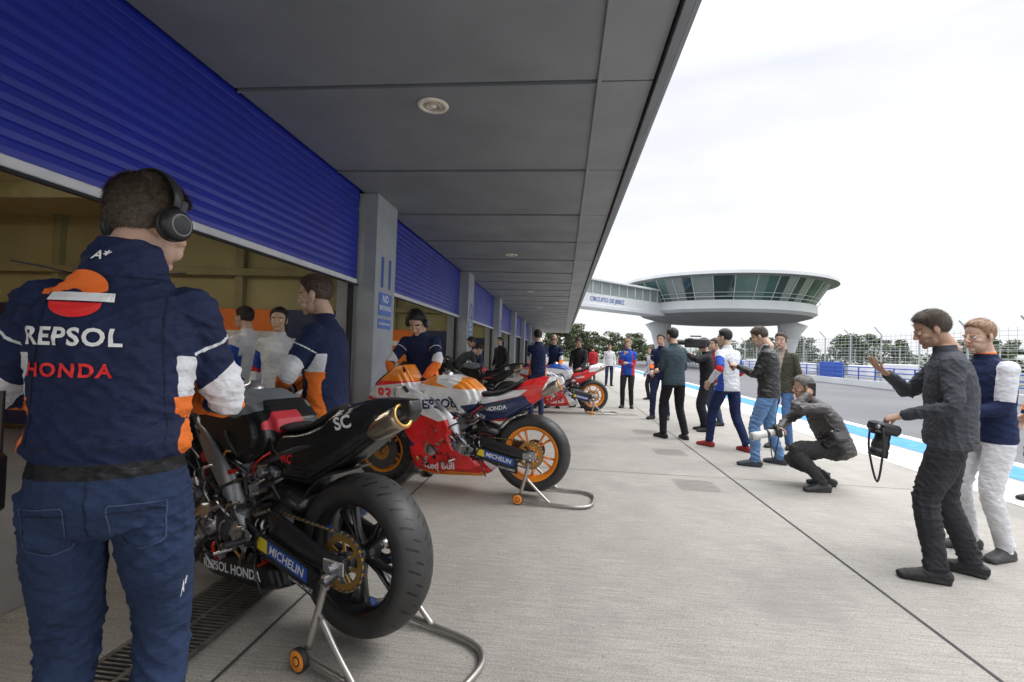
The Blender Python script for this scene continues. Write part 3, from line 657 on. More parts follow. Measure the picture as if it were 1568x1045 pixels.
    HM=Matrix.Translation(npv)@Matrix.Rotation(R(head[0]),4,'Z')@Matrix.Rotation(-R(head[1]),4,'X')@Matrix.Translation((0,.028,-.012))
    ho=link('head',HEAD,E);slotmat(ho,[sm]);ho.matrix_local=HM
    if hair: o=link('hair',HAIR[hair],E);slotmat(o,[hc_]);o.matrix_local=HM
    if eyes: o=link('eyes',EYES,E);o.matrix_local=HM
    if hp: o=link('headphones',HP,E);o.matrix_local=HM
    for sg,wr,d,kind,hn in hands:
        pn=A(hn,float) if hn is not None else (A((-sg,.15,0.)) if d[2]<-.6 else A((-sg*.4,-.3,-1)));pn=pn-(pn@d)*d;z=-nrm(pn);x=np.cross(d,z)
        M=Matrix(((x[0],d[0],z[0],wr[0]),(x[1],d[1],z[1],wr[1]),(x[2],d[2],z[2],wr[2]),(0,0,0,1)))
        o=link('hand',HANDS[(1 if sg<0 else -1,kind)],E);slotmat(o,[glove or sm]);o.matrix_local=M
    return E,me,sp,[h[1] for h in hands],[h[2] for h in hands]

NV=(.018,.026,.07)
E,me,sp,_,_=person('mechanic',(-1.19,1.18),26,1.86,lambda c:st_repsol(c,.152),(.021,.037,.088),vox=.006,amp=.0105,lh=(-.10,.30,1.15),rh=(.04,.31,1.14),lel=(-.9,-.3,-.5),rel=(.8,-.35,-.6),head=(-34,14),hair='dense',hc=(.105,.078,.056),hp=True,lean=(0,8),wide=.99,hl='grip',hr='grip',jr=.75,hem=.14,collar=.09)
bv=bvhof(me);mro=mat('logo_orange',(.9,.17,.02),.6,var=.04);mrr=mat('logo_red',(.75,.02,.02),.6,var=.04);mst=mat('stitching',(.006,.010,.03),.9);mst2=mat('stitching_light',(.05,.08,.15),.9)
U=(1,0,0);D=(0,1,0);Wv=(0,0,1)
def back(name,VF,m,size,x,z,E=E,bv=bv,off=.004): decal(name,VF,m,bv,E,size,(x,-.1,z),U,Wv,D,off)
cz=1.405;cx=-.055;ls=.60
hf=[(math.cos(a)*.098,math.sin(a)*.085) for a in np.linspace(.0,math.pi,24)]
back('logo_top',P_disk2(hf+[(-.14,-.0),(-.14,-.022),(.05,-.022)],9),mro,ls,cx,cz+.016)
back('logo_band',P_disk2([(-.10,-.02),(-.04,-.02),(.02,-.02),(.08,-.02),(.13,-.02),(.13,.016),(.05,.016),(-.03,.016),(-.10,.014)],8),mwt,ls,cx,cz,off=.006)
back('logo_bottom',P_disk2([(math.cos(a)*.092,math.sin(a)*.062) for a in np.linspace(math.pi,2*math.pi,24)],8),mrr,ls,cx,cz-.015)
back('team_lettering',subdiv(textmesh('REPSOL',.028,0,1.1),.14),mwt,.058,cx,cz-.100);back('maker_lettering',subdiv(textmesh('HONDA',.03,0,1.2),.16),mrr,.044,cx,cz-.178);back('collar_mark',textmesh('A*',.02,.3),mwt,.032,cx+.03,cz+.105)
for nme,pts,m_ in(('yoke_seam',[(-.17,1.475),(-.08,1.462),(0,1.458),(.08,1.462),(.17,1.475)],mst),('back_seam',[(.118,1.44),(.125,1.3),(.135,1.15),(.14,1.05)],mst),('back_seam_left',[(-.118,1.44),(-.125,1.3),(-.135,1.15),(-.14,1.05)],mst),
   ('hem_stitch',[(-.15,1.05),(0,1.045),(.15,1.05)],mst),('seat_seam',[(0,.975),(0,.90),(0,.84)],mst),('pocket_left',[(-.145,.905),(-.04,.915),(-.045,.80),(-.09,.785),(-.14,.80),(-.145,.905)],mst2),('pocket_right',[(.145,.905),(.04,.915),(.045,.80),(.09,.785),(.14,.80),(.145,.905)],mst2),('pocket_flap_left',[(-.143,.885),(-.04,.895)],mst),('pocket_flap_right',[(.143,.885),(.04,.895)],mst)):
    back(nme,P_strip(pts),m_,1,0,0,off=.0025)
simple('radio',[P_box((-.225,-.02,.95),(.035,.07,.14),.008),P_cyl((-.225,.01,1.01),(-.225,.01,1.17),.006)],mblk,E)
simple('pocket_mark',flat(textmesh('A*',.02,.3),.045,(.178,-.02,.66),(0,1,0),(0,0,1)),mwt,E)
pt=[
('mechanic',(-1.50,2.98),92,dict(H=1.84,style=st_repsol,tr=NV,lh=(-.03,.28,1.06),rh=(.10,.30,1.02),rel=(.9,-.2,-.5),lel=(-.9,-.2,-.5),head=(6,14),hc=(.085,.052,.034),hl='grip',hr='grip',vox=.009,skin='fair')),
('mechanic',(-1.52,5.22),176,dict(H=1.84,style=st_repsol,tr=NV,lh=(-.15,.42,.98),rh=(.17,.40,.96),head=(0,40),hc=(.018,.015,.014),hp=True,lean=(8,22),hl='relax',vox=.010,lel=(-.9,.1,.1),rel=(.9,.1,.1))),
('team_engineer',(-2.88,4.68),-168,dict(H=1.74,style=st_hrc,tr=(.02,.02,.03),head=(10,6),hc=(.015,.014,.014),skin='asian')),
('team_engineer',(-3.42,4.98),80,dict(H=1.77,style=st_hrc,tr=(.02,.02,.03),head=(0,8),hc=(.03,.02,.02),lh=(-.1,.3,1.05),rh=(.1,.3,1.05))),
('team_engineer',(-3.85,4.5),-120,dict(H=1.72,style=st_hrc,tr=(.02,.02,.03),head=(0,12),hc=(.02,.015,.012),skin='asian')),
('mechanic',(-4.25,5.3),-120,dict(H=1.75,style=st_repsol,tr=NV,lean=(25,55),pel=(0,-.08,.90),head=(0,40),lh=(-.15,.5,.75),rh=(.15,.5,.75),hc=(.01,.01,.01))),
('mechanic',(-2.36,1.50),-50,dict(H=1.76,style=st_plain((.02,.02,.03)),tr=NV,head=(10,6),hc=(.03,.02,.015),hair='dense')),
('mechanic',(-2.05,9.75),-60,dict(H=1.78,style=st_plain((.05,.055,.06)),tr=(.03,.03,.04),lean=(25,60),pel=(0,-.12,.88),head=(0,45),lh=(-.15,.45,.75),rh=(.15,.45,.7),hc=(.04,.03,.02))),
('mechanic',(-1.88,10.9),120,dict(H=1.70,style=st_plain((.035,.05,.09)),tr=(.03,.03,.04),lean=(8,20),head=(0,30),lh=(-.15,.4,.95),rh=(.15,.4,.95))),
('spectator',(-1.9,14.9),150,dict(H=1.78,head=(0,5))),
('mechanic',(-.50,10.0),15,dict(H=1.84,style=st_repsol,tr=(.03,.04,.10),lh=(-.05,.3,1.05),rh=(.08,.3,1.05),hc=(.05,.035,.02))),
('mechanic',(-.2,11.95),175,dict(H=1.84,style=st_repsol,tr=NV,hair='bald',lh=(-.15,.4,.98),rh=(.15,.4,.98),lean=(6,14),head=(0,22))),
('mechanic',(.43,12.3),160,dict(H=1.78,style=st_plain((.02,.02,.025)),lh=(-.15,.35,1.0),rh=(.12,.35,1.0),head=(0,22),skin='tan')),
('spectator',(2.0,21),180,dict(H=1.8,style=st_plain((.7,.7,.72)),tr=(.02,.03,.07),skin='tan')),
('spectator',(1.68,12.65),165,dict(H=1.78,style=st_blue,tr=(.02,.02,.02),hair='long',hc=(.45,.33,.18),lh=(-.03,.28,1.15),rh=(.08,.25,1.35),hr='grip',hl='grip')),
('spectator',(2.75,15.2),120,dict(H=1.66,style=st_hrc,tr=(.02,.02,.03),skin='asian')),
('spectator',(1.5,24),20,dict(H=1.75,style=st_plain((.4,.02,.03)))),
('spectator',(.9,26),170,dict(H=1.75,style=st_plain((.3,.32,.35)))),
('mechanic',(2.14,10.75),150,dict(H=1.86,style=st_repsol,tr=NV,lf=(-.13,-.05,0),rf=(.13,.12,0),lh=(-.1,.3,1.05),rh=(.1,.3,1.0),hc=(.05,.03,.02))),
('photographer',(1.86,8.28),18,dict(H=1.86,style=st_plain((.045,.07,.085)),tr=(.015,.015,.018),lf=(-.13,.08,0),rf=(.17,-.06,0),hc=(.018,.015,.014),lh=(-.08,.3,1.15),rh=(.1,.3,1.15),hr='grip',head=(12,8))),
('team_engineer',(2.50,7.60),28,dict(H=1.83,style=st_hrc,tr=(.015,.025,.08),lf=(-.12,.24,0),rf=(.13,-.22,0),hc=(.015,.014,.013),skin='asian',lh=(-.3,.05,.98),rh=(.2,.22,1.0),shoe=(.3,.03,.03),head=(20,6))),
('camera_operator',(2.68,9.3),80,dict(H=1.74,style=st_plain((.015,.015,.018)),tr=(.02,.02,.03),hc=(.02,.015,.01),lh=(-.15,.38,1.45),rh=(.2,.25,1.42),hr='grip',hl='grip')),
('spectator',(2.68,6.60),64,dict(H=1.84,style=st_plain((.022,.022,.021),(.5,.5,.52)),tr=(.12,.23,.42),lf=(-.19,.14,0),rf=(.17,-.12,0),shoe=(.03,.035,.05),hc=(.06,.038,.025),lh=(-.02,.36,1.22),rh=(.10,.34,1.20),head=(0,30),hl='grip',hr='grip',jr=.4,vox=.009,amp=.0105)),
('spectator',(3.42,7.95),140,dict(H=1.82,style=st_plain((.06,.058,.04),(.35,.3,.25)),tr=(.08,.16,.32),hc=(.05,.03,.018),head=(0,10))),
('spectator',(3.15,10.2),100,dict(H=1.78,style=st_plain((.3,.03,.03)),tr=(.05,.08,.15))),
]
for nm,loc,h,kw in pt:
    E_,me_,sp_,wr_,wd_=person(nm,loc,h,**kw)
    if loc==(2.68,6.60): q=(wr_[0]+wr_[1])/2+A((0,.10,.02));simple('phone',P_box(q,(.075,.012,.15),.004,Matrix.Rotation(-.6,4,'X')),mblk,E_)
    if nm=='camera_operator':
        e=empty('video_camera',(2.45,9.28,1.62),R(80));MB().a([P_box((0,0,0),(.13,.38,.17),.02),P_cyl((0,.18,.01),(0,.34,.01),.05),P_cyl((0,.34,.01),(0,.38,.01),.065),P_box((0,.0,.13),(.03,.2,.025),.008),P_box((-.1,.1,.06),(.06,.1,.06),.01)],mblk).obj('camera_body',e)
# crouching photographer
E,me,sp,wr,wd=person('photographer',(2.86,5.56),84,1.80,st_plain((.055,.05,.048)),(.035,.035,.038),vox=.008,amp=.012,crouch=True,pel=(0,-.10,.46),lean=(20,40),lf=(-.15,.10,0),rf=(.14,-.06,0),kneeh=(0,1,.5),lh=(-.125,.235,1.005),lel=(-.6,.5,-.8),rh=(.06,.44,.60),rel=(.8,.1,-.3),head=(0,10),hc=(.15,.14,.13),skin='tan',hl='grip',hr='grip',lhn=(1,-.1,.1),jr=.5,wide=1.18)
mlens=mat('white_lens',(.6,.6,.57),.4);malu_=mat('dial_metal',(.3,.3,.3),.4,.6)
def dslr(parent,loc,rz,pitch=0,big=False,s=1.,strap=True):
    M=Matrix.Translation(loc)@Matrix.Rotation(R(rz),4,'Z')@Matrix.Rotation(R(pitch),4,'X');mb=MB()
    def add(pr,m,sm=False):
        V,F=pr;mb.a((A(V)*s,F),m,sm,M)
    add(P_box((0,0,0),(.15,.06,.10),.014),mblk);add(P_box((0,.0,.06),(.06,.055,.04),.012),mblk);add(P_box((.055,.02,0),(.035,.05,.10),.012),mrub);add(P_cyl((-.05,0,.05),(-.05,0,.062),.012),malu_)
    L=.24 if big else .13;add(P_lathe([(.034,.03),(.036,.04),(.036,.07),(.040,.075),(.040,.03+L*.7),(.044,.03+L*.72),(.046,.03+L),(.041,.03+L),(.036,.02+L*.9),(.001,.02+L*.9)],(0,0,0),(0,1,0),28),mlens if big else mblk,True)
    add(P_lathe([(.0405,.085),(.042,.088),(.042,.11),(.0405,.113)],(0,0,0),(0,1,0),28),mrub,True)
    if strap:
        Mi=M.inverted().to_3x3();g=lambda v:tuple(Mi@Vector(v))
        add(P_tube([(-.07,0,.04),A((-.08,0,.02))+A(g((0,.02,-.12))),A(g((.0,.03,-.30))),A((.08,0,.02))+A(g((0,.02,-.14))),(.075,0,.04)],.006,6,6),mrub,True)
    return mb.obj('camera_with_lens',parent)
c_=wr[1]+wd[1]*.09;dslr(E,(c_[0]-.05,c_[1]+.02,c_[2]-.0),8,-14,True)
hcam=sp(.35)+A((-.29,.03,-.02));dslr(E,tuple(hcam),-60,-35,s=1.1,strap=False)
MB().a(P_tube([sp(.93)+A((-.09,.02,.05)),sp(.75)+A((-.21,.05,.02)),sp(.55)+A((-.25,.05,.0)),hcam+A((0,0,.06))],.008,6,6),mrub,True).obj('camera_strap',E)
p_=wr[0]+wd[0]*.08;simple('phone',P_box((p_[0]-.012,p_[1],p_[2]),(.012,.07,.14),.004),mblk,E)
# foreground right
E,me,sp,wr,wd=person('photographer',(2.54,3.46),62,1.77,st_plain((.060,.064,.076)),(.034,.035,.040),vox=.0075,amp=.0115,lf=(-.17,.10,0),rf=(.13,-.12,0),lh=(-.20,.26,1.04),rh=(.08,.33,1.30),rel=(.8,-.3,-.8),lel=(-.5,-.9,-.3),head=(6,24),hc=(.085,.06,.042),hair='dense',skin='tan',beard=True,hl='grip',hr='point',rhn=(-.3,0,1),lean=(-2,8),wide=1.08,legw=1.08)
bv2=bvhof(me)
for nme,pts in(('yoke_seam',[(-.18,1.40),(-.08,1.385),(0,1.38),(.08,1.385),(.18,1.40)]),('hem_stitch',[(-.17,.90),(0,.89),(.17,.90)]),('back_seam',[(0,1.38),(0,1.2),(0,.9)])): decal(nme,P_strip(pts),mat('dark_stitch',(.02,.02,.024),.9),bv2,E,1,(0,-.1,0),U,Wv,D,.0025)
b_=wr[0]+wd[0]*.07
dslr(E,(b_[0]-.02,b_[1]+.03,b_[2]-.07),20,-78,s=1.2)
E,me,sp,wr,wd=person('mechanic',(3.14,3.92),100,1.74,st_rider,(.66,.66,.68),vox=.010,amp=.006,hc=(.30,.17,.09),shoe=(.05,.05,.05),lh=(-.05,.3,1.05),rh=(.12,.3,1.0),head=(0,10))
person('mechanic',(4.98,5.45),90,1.80,st_repsol,(.02,.03,.08),hp=True,hc=(.03,.02,.02))

# ---------------------------------------------------------------- motorcycles
def tyremat():
    m,nt,b=newmat('tyre_rubber');v=objvec(nt)
    sep=nt.nodes.new('ShaderNodeSeparateXYZ');nt.links.new(v,sep.inputs[0])
    at=nt.nodes.new('ShaderNodeMath');at.operation='ARCTAN2';nt.links.new(sep.outputs[0],at.inputs[0]);nt.links.new(sep.outputs[2],at.inputs[1])
    ab=nt.nodes.new('ShaderNodeMath');ab.operation='ABSOLUTE';nt.links.new(sep.outputs[1],ab.inputs[0])
    def M(op,a,b=None):
        n=nt.nodes.new('ShaderNodeMath');n.operation=op
        for i,q in enumerate((a,b)):
            if q is None: continue
            if hasattr(q,'is_output'): nt.links.new(q,n.inputs[i])
            else: n.inputs[i].default_value=q
        return n.outputs[0]
    ph=M('ADD',M('MULTIPLY',at.outputs[0],3.82),M('MULTIPLY',ab.outputs[0],-7.0));fr=M('FRACT',ph)
    g=M('MULTIPLY',M('LESS_THAN',M('ABSOLUTE',M('SUBTRACT',fr,.5)),.06),M('MULTIPLY',M('GREATER_THAN',ab.outputs[0],.028),M('LESS_THAN',ab.outputs[0],.078)))
    f2=M('FRACT',M('ADD',ph,.5));g2=M('MULTIPLY',M('LESS_THAN',M('ABSOLUTE',M('SUBTRACT',f2,.5)),.05),M('MULTIPLY',M('GREATER_THAN',ab.outputs[0],.012),M('LESS_THAN',ab.outputs[0],.045)))
    gg=M('MAXIMUM',g,g2)
    c=mixn(nt,ramp(nt,noisen(nt,9,5,v),.3,.7),(.022,.022,.023),(.042,.041,.040));nt.links.new(mixn(nt,gg,c,(.003,.003,.003)),b.inputs['Base Color'])
    b.inputs['Roughness'].default_value=.5;n1=bumpn(nt,M('MULTIPLY',gg,-1.),1.,.004);nt.links.new(bumpn(nt,noisen(nt,120,3,v),.25,.002,n1),b.inputs['Normal']);return m
mtyre=tyremat();mcarb=mat('carbon_fibre',(.02,.02,.022),.3,var=.3,vs=120,coat=.4);malu=mat('machined_aluminium',(.55,.55,.56),.32,.9,bump=.1);mdal=mat('dark_metal',(.13,.13,.14),.4,.8,bump=.2,bs=90);mtit=mat('titanium',(.40,.34,.28),.3,.9,var=.3,vs=12);mgold=mat('gold_anodised',(.55,.33,.10),.35,.8);msteel=mat('stand_steel',(.42,.40,.37),.38,.8,var=.2)
morr=mat('orange_wheel_paint',(.95,.30,.02),.35,coat=.4);mblkr=mat('black_wheel_paint',(.015,.015,.016),.3,coat=.3);myel=mat('yellow_sticker',(.85,.65,.03),.4);mmich=mat('blue_sticker',(.02,.09,.42),.4);mredm=mat('red_bolt',(.6,.03,.02),.3,.5)
def wheel(name,c,Rr,w,rim,E,rear):
    mb=MB();q=w/2
    mb.a(P_lathe([(Rr-.105,-q*.72),(Rr-.095,-q*.86),(Rr-.075,-q*.98),(Rr-.052,-q),(Rr-.032,-q*.90),(Rr-.016,-q*.68),(Rr-.005,-q*.38),(Rr,0),(Rr-.005,q*.38),(Rr-.016,q*.68),(Rr-.032,q*.90),(Rr-.052,q),(Rr-.075,q*.98),(Rr-.095,q*.86),(Rr-.105,q*.72)],(0,0,0),(0,1,0),96),mtyre,True)
    ri=Rr-.105;mb.a(P_lathe([(ri+.012,-q*.80),(ri+.012,-q*.74),(ri-.006,-q*.70),(ri-.022,-q*.35),(ri-.022,q*.35),(ri-.006,q*.70),(ri+.012,q*.74),(ri+.012,q*.80),(ri,q*.80),(ri-.016,q*.68),(ri-.032,q*.35),(ri-.032,-q*.35),(ri-.016,-q*.68),(ri,-q*.80)],(0,0,0),(0,1,0),72,True),rim,True)
    for k in range(5):
        a=2*math.pi*k/5+.2
        for da in(-.19,.19):
            p=[(.035*math.sin(a),0,.035*math.cos(a)),(.11*math.sin(a+da*.6),0,.11*math.cos(a+da*.6)),((ri-.02)*math.sin(a+da),0,(ri-.02)*math.cos(a+da))]
            mb.a(P_loft(p,[.014,.010,.011],[.030,.022,.024],side=(math.cos(a),0,-math.sin(a)),n=14),rim,True)
    if rim is mblkr:
        for k in range(5):
            a=2*math.pi*k/5+.2;mb.a(P_box(((ri-.034)*math.sin(a+.6),.035,(ri-.034)*math.cos(a+.6)),(.006,.02,.05),.002,Matrix.Rotation(a+.6,4,'Y')),mmich)
    mb.a(P_cyl((0,-.06,0),(0,.06,0),.045),rim,True);mb.a(P_cyl((0,-.16 if rear else -.12,0),(0,.16 if rear else .12,0),.014),malu)
    o=mb.obj(name,E);o.location=c;o.rotation_euler=(0,0.3,0);return o
def bike(name,loc,hd,scheme,s=1.05,stand=True):
    hv=hd;E=empty(name,(loc[0],loc[1],.05 if stand else 0),math.atan2(hv[1],hv[0]),s,Matrix.Rotation(R(1.9 if stand else 0),4,'Y'))
    blk=scheme=='black';RA=(0,0,.342);FA=(1.43,0,.308)
    wheel('rear_wheel',RA,.342,.195,mblkr if blk else morr,E,True);wheel('front_wheel',FA,.305,.125,mblkr if blk else morr,E,False)
    mb=MB();T=42;pts=[]
    for i in range(T*4): 
        a=2*math.pi*i/(T*4);pts.append(((.112+.004*(1 if i%4 in(1,2) else -1)),a))
    Yc=.118
    n=len(pts);V=[];ri=.085
    for yy in(Yc-.003,Yc+.003): V+=[(r*math.sin(a),yy,.342+r*math.cos(a)) for r,a in pts]+[(ri*math.sin(a),yy,.342+ri*math.cos(a)) for r,a in pts]
    F=[]
    for j in range(n):
        k=(j+1)%n;F+=[(j,k,n+k,n+j),(2*n+j,3*n+j,3*n+k,2*n+k),(j,2*n+j,2*n+k,k),(n+j,n+k,3*n+k,3*n+j)]
    mb.a((A(V),F),mgold)
    for k in range(7):
        a=2*math.pi*k/7;mb.a(P_loft([(.04*math.sin(a-.25),Yc,.342+.04*math.cos(a-.25)),(.088*math.sin(a),Yc,.342+.088*math.cos(a))],.010,.004,side=(math.cos(a),0,-math.sin(a)),n=14),mgold);mb.a(P_cyl((.045*math.sin(a),Yc,.342+.045*math.cos(a)),(.045*math.sin(a),Yc+.012,.342+.045*math.cos(a)),.007,n=6),malu)
    mb.a(P_cyl((0,Yc-.02,.342),(0,Yc+.006,.342),.050),mdal);mb.a(P_cyl((0,.10,.342),(0,.155,.342),.028),malu);mb.a(P_cyl((0,.155,.342),(0,.20,.342),.020,.017),malu);mb.a(P_cyl((0,-.2,.342),(0,-.1,.342),.022),malu)
    mb.a(P_lathe([(.05,-.125),(.095,-.125),(.095,-.131),(.05,-.131)],(0,0,.342),(0,1,0),40,True),mdal)
    path=[];cx1,cz1,r1=.60,.455,.042
    for a in np.linspace(-math.pi*.02,-math.pi*.98,22): path.append((.116*math.sin(a),.342+.116*math.cos(a)))
    lo=[(x_,z_) for x_,z_ in zip(np.linspace(.02,.58,34),np.linspace(.226,.413,34)-.018*np.sin(np.linspace(0,math.pi,34)))]
    fr=[(cx1+r1*math.sin(a),cz1+r1*math.cos(a)) for a in np.linspace(math.pi*.95,.05,9)];up=list(zip(np.linspace(.58,.02,34),np.linspace(.497,.458,34)))
    path=A(path+lo+fr+up);dd=np.r_[0,np.cumsum(np.linalg.norm(np.diff(path,axis=0),axis=1))];nl=int(dd[-1]/.0155)
    for i in range(nl):
        q=i*.0155;x=np.interp(q,dd,path[:,0]);z=np.interp(q,dd,path[:,1]);x2=np.interp(q+.006,dd,path[:,0]);z2=np.interp(q+.006,dd,path[:,1]);a=math.atan2(z2-z,x2-x)
        mb.a(P_box((x,Yc,z),(.0165,.014 if i%2 else .019,.0105),.003,Matrix.Rotation(-a,4,'Y')),mgold if i%2 else mdal)
    for y in(-.075,.075): mb.a(P_lathe([(.085,-.003),(.165,-.003),(.165,.003),(.085,.003)],(1.43,y,.308),(0,1,0),48,True),mdal,False);mb.a(P_lathe([(.04,0),(.086,.001)],(1.43,y,.308),(0,1,0),32),mgold)
    mb.obj('drivetrain',E)
    mb=MB();msw=mcarb
    for sg in(1,-1):
        mb.a(P_loft([(-.04,sg*.150,.342),(.05,sg*.150,.345),(.20,sg*.150,.375),(.38,sg*.145,.42),(.52,sg*.12,.44),(.60,sg*.10,.44)],[.032,.042,.056,.072,.075,.06],[.016,.018,.022,.026,.03,.03],side=(0.,0,1),n=18,cap=.5),msw,True)
        mb.a(P_box((-.005,sg*.172,.342),(.12,.008,.055),.004),malu);mb.a(P_cyl((-.0,sg*.17,.342),(0,sg*.19,.342),.024,n=6),malu)
    mb.a(P_loft([(.30,0,.52),(.45,0,.56),(.58,0,.5)],[.12,.13,.1],[.05,.07,.06],side=(0,1,0),n=16),msw,True)
    mb.a(P_slab([(.06,.30),(.16,.24),(.40,.30),(.55,.37),(.56,.44),(.30,.37)],.006,.182),msw);mb.a(P_slab([(.10,.27),(.10,.18),(.26,.23),(.40,.29)],.004,.160),msw)
    hug=[(.37*math.cos(a),.342+.37*math.sin(a)) for a in np.linspace(.15,1.45,12)]+[(.358*math.cos(a),.342+.358*math.sin(a)) for a in np.linspace(1.4,.2,10)]
    mb.a(P_slab(hug,.085),msw)
    mb.obj('swingarm',E)
    mb=MB()
    mb.a((A([(.13,.1895,.255),(.47,.1895,.342),(.47,.1895,.402),(.13,.1895,.315)]),[(0,1,2,3)]),mmich);mb.a((A([(.39,.191,.322),(.46,.191,.340),(.46,.191,.398),(.39,.191,.380)]),[(0,1,2,3)]),myel)
    mb.a(flat(textmesh('MICHELIN',.02),.052,(.262,.192,.318),(-1,0,-.255),(-.255,0,1)),mwt);mb.a(flat(textmesh('YOSHI GOMEZ',.01),.024,(.2,.1665,.226),(-1,0,-.2),(-.2,0,1)),mwt);mb.obj('stickers',E)
    mb=MB()
    for sg in(1,-1):
        mb.a(P_loft([(1.14,sg*.07,.86),(1.0,sg*.15,.82),(.82,sg*.19,.72),(.66,sg*.19,.58),(.58,sg*.16,.44),(.58,sg*.15,.34)],[.06,.07,.065,.055,.06,.05],[.02,.022,.022,.022,.025,.02],side=(.4,0,1),n=18),malu if not blk else mat('frame_grey',(.30,.30,.31),.4,.8),True)
        mb.a(P_tube([(.60,sg*.13,.66),(.30,sg*.12,.78),(.05,sg*.09,.85)],.016,10,4),mdal,True)
        mb.a(P_tube([(.62,sg*.19,.30),(.60,sg*.21,.40),(.52,sg*.21,.42)],.011,8,4),malu,True);mb.a(P_cyl((.53,sg*.19,.36),(.53,sg*.30,.37),.014),mdal);mb.a(P_cyl((.64,sg*.19,.30),(.70,sg*.24,.28),.009),malu);mb.a(P_box((.57,sg*.20,.38),(.14,.012,.10),.005,Matrix.Rotation(-.5,4,'Y')),malu)
    mb.a(P_box((.80,0,.42),(.44,.34,.28),.05),mdal);mb.a(P_box((.72,0,.58),(.26,.30,.22),.04,Matrix.Rotation(.35,4,'Y')),mdal);mb.a(P_box((1.0,0,.46),(.22,.30,.20),.04,Matrix.Rotation(.5,4,'Y')),mdal)
    for (x,z,r_) in((.70,.40,.075),(.88,.38,.095),(.98,.50,.05),(.62,.46,.05)): mb.a(P_lathe([(.001,.03),(r_*.6,.03),(r_*.75,.022),(r_,.018),(r_,-.03)],(x,.175,z),(0,1,0),28),mdal if r_<.08 else malu,True)
    rr=random.Random(5)
    ms=[malu,mdal,mtit,mgold,mrub,mblk,mredm,malu,mblk]
    for i in range(210):
        x=rr.uniform(.42,1.10);z=rr.uniform(.24,.80);y=.15+rr.uniform(0,.06)-max(0,(z-.6))*.2;m=rr.choice(ms);k=rr.random()
        if k<.4: mb.a(P_cyl((x,y-.03,z),(x,y+.012,z),rr.uniform(.005,.012),n=6),m)
        elif k<.8:
            p=A((x,y,z));d=A((rr.uniform(-.15,.15),rr.uniform(-.02,.02),rr.uniform(-.15,.15)));mb.a(P_tube([p,p+d*.4+A((0,.02,.02)),p+d],rr.uniform(.003,.008),7,4),m,True)
        else: mb.a(P_box((x,y-.01,z),(rr.uniform(.02,.06),.03,rr.uniform(.02,.05)),.005,Matrix.Rotation(rr.uniform(-1,1),4,'Y')),m)
    for i in range(4): mb.a(P_tube([(1.02,.05-.05*i,.50),(1.13,.06-.05*i,.38),(1.05,.05-.04*i,.22),(.80,.03-.02*i,.17),(.55,0,.20)],.024,10,5),mtit,True)
    mb.a(P_box((1.12,0,.60),(.05,.34,.30),.01,Matrix.Rotation(-.25,4,'Y')),mdal)
    mb.a(P_tube([(.62,.06,.60),(.45,.08,.66),(.25,.08,.76),(.02,.05,.86),(-.16,.045,.925)],.030,12,5),mtit,True)
    mb.a(P_lathe([(.046,.0),(.052,.03),(.052,.14),(.048,.17),(.038,.17),(.036,.12),(.001,.10)],(-.09,.045,.885),(-.90,0,.40),28),mtit,True);mb.a(P_lathe([(.048,.165),(.054,.172),(.048,.18),(.038,.175)],(-.09,.045,.885),(-.9,0,.4),28),mgold,True)
    mb.obj('engine_and_frame',E)
    mb=MB()
    for sg in(1,-1):
        mb.a(P_cyl((1.43,sg*.105,.308),(1.32,sg*.105,.60),.022),malu,True);mb.a(P_cyl((1.33,sg*.105,.58),(1.19,sg*.105,.97),.027),mgold if not blk else mdal,True);mb.a(P_cyl((1.20,sg*.105,.93),(1.08,sg*.30,.90),.012),mdal);mb.a(P_cyl((1.14,sg*.20,.915),(1.05,sg*.34,.895),.017),mrub,True)
        mb.a(P_tube([(1.16,sg*.2,.915),(1.19,sg*.30,.91),(1.12,sg*.37,.89)],.006,6,4),malu,True);mb.a(P_box((1.36,sg*.085,.43),(.07,.05,.11),.012,Matrix.Rotation(.3,4,'Y')),mdal)
        mb.a(P_tube([(1.15,sg*.12,.96),(1.24,sg*.2,.86),(1.1,sg*.16,.7)],.006,6,5),mrub,True)
    mb.a(P_box((1.20,0,.95),(.08,.26,.03),.008),malu);mb.a(P_box((1.27,0,.60),(.08,.26,.04),.008),malu);mb.a(P_box((1.16,0,1.0),(.03,.14,.09),.008,Matrix.Rotation(-.6,4,'Y')),mblk);mb.obj('fork',E)
    tail=[(-.29,.975),(-.27,1.02),(-.10,1.02),(.05,.985),(.14,.91),(.30,.85),(.50,.83),(.60,.78),(.58,.70),(.44,.62),(.26,.62),(.05,.735),(-.12,.85),(-.26,.93)]
    tank=[(.42,.80),(.46,.90),(.56,.985),(.72,1.03),(.88,1.02),(1.02,.96),(1.08,.88),(1.02,.76),(.80,.68),(.58,.66),(.46,.72)]
    nose=[(1.60,.80),(1.56,.88),(1.44,.98),(1.28,1.10),(1.18,1.12),(1.12,1.02),(1.05,.90),(1.02,.80),(1.12,.70),(1.30,.66),(1.46,.72)]
    side=[(1.30,.98),(1.05,.93),(.86,.82),(.72,.70),(.66,.58),(.68,.46),(.62,.34),(.42,.27),(.34,.18),(.44,.13),(.90,.12),(1.05,.17),(1.10,.30),(1.12,.44),(1.22,.60),(1.42,.70),(1.46,.82)]
    low=[(.98,.30),(.72,.26),(.52,.27),(.36,.25),(.32,.17),(.42,.13),(.88,.12),(1.02,.16)]
    fen=[(1.43+.335*math.cos(a),.308+.335*math.sin(a)) for a in np.linspace(.5,2.75,14)]+[(1.43+.30*math.cos(a),.308+.30*math.sin(a)) for a in np.linspace(2.6,.6,12)]
    wt=lambda x,z:np.interp(x,[-.3,-.1,.1,.3,.5],[.055,.10,.13,.145,.13])
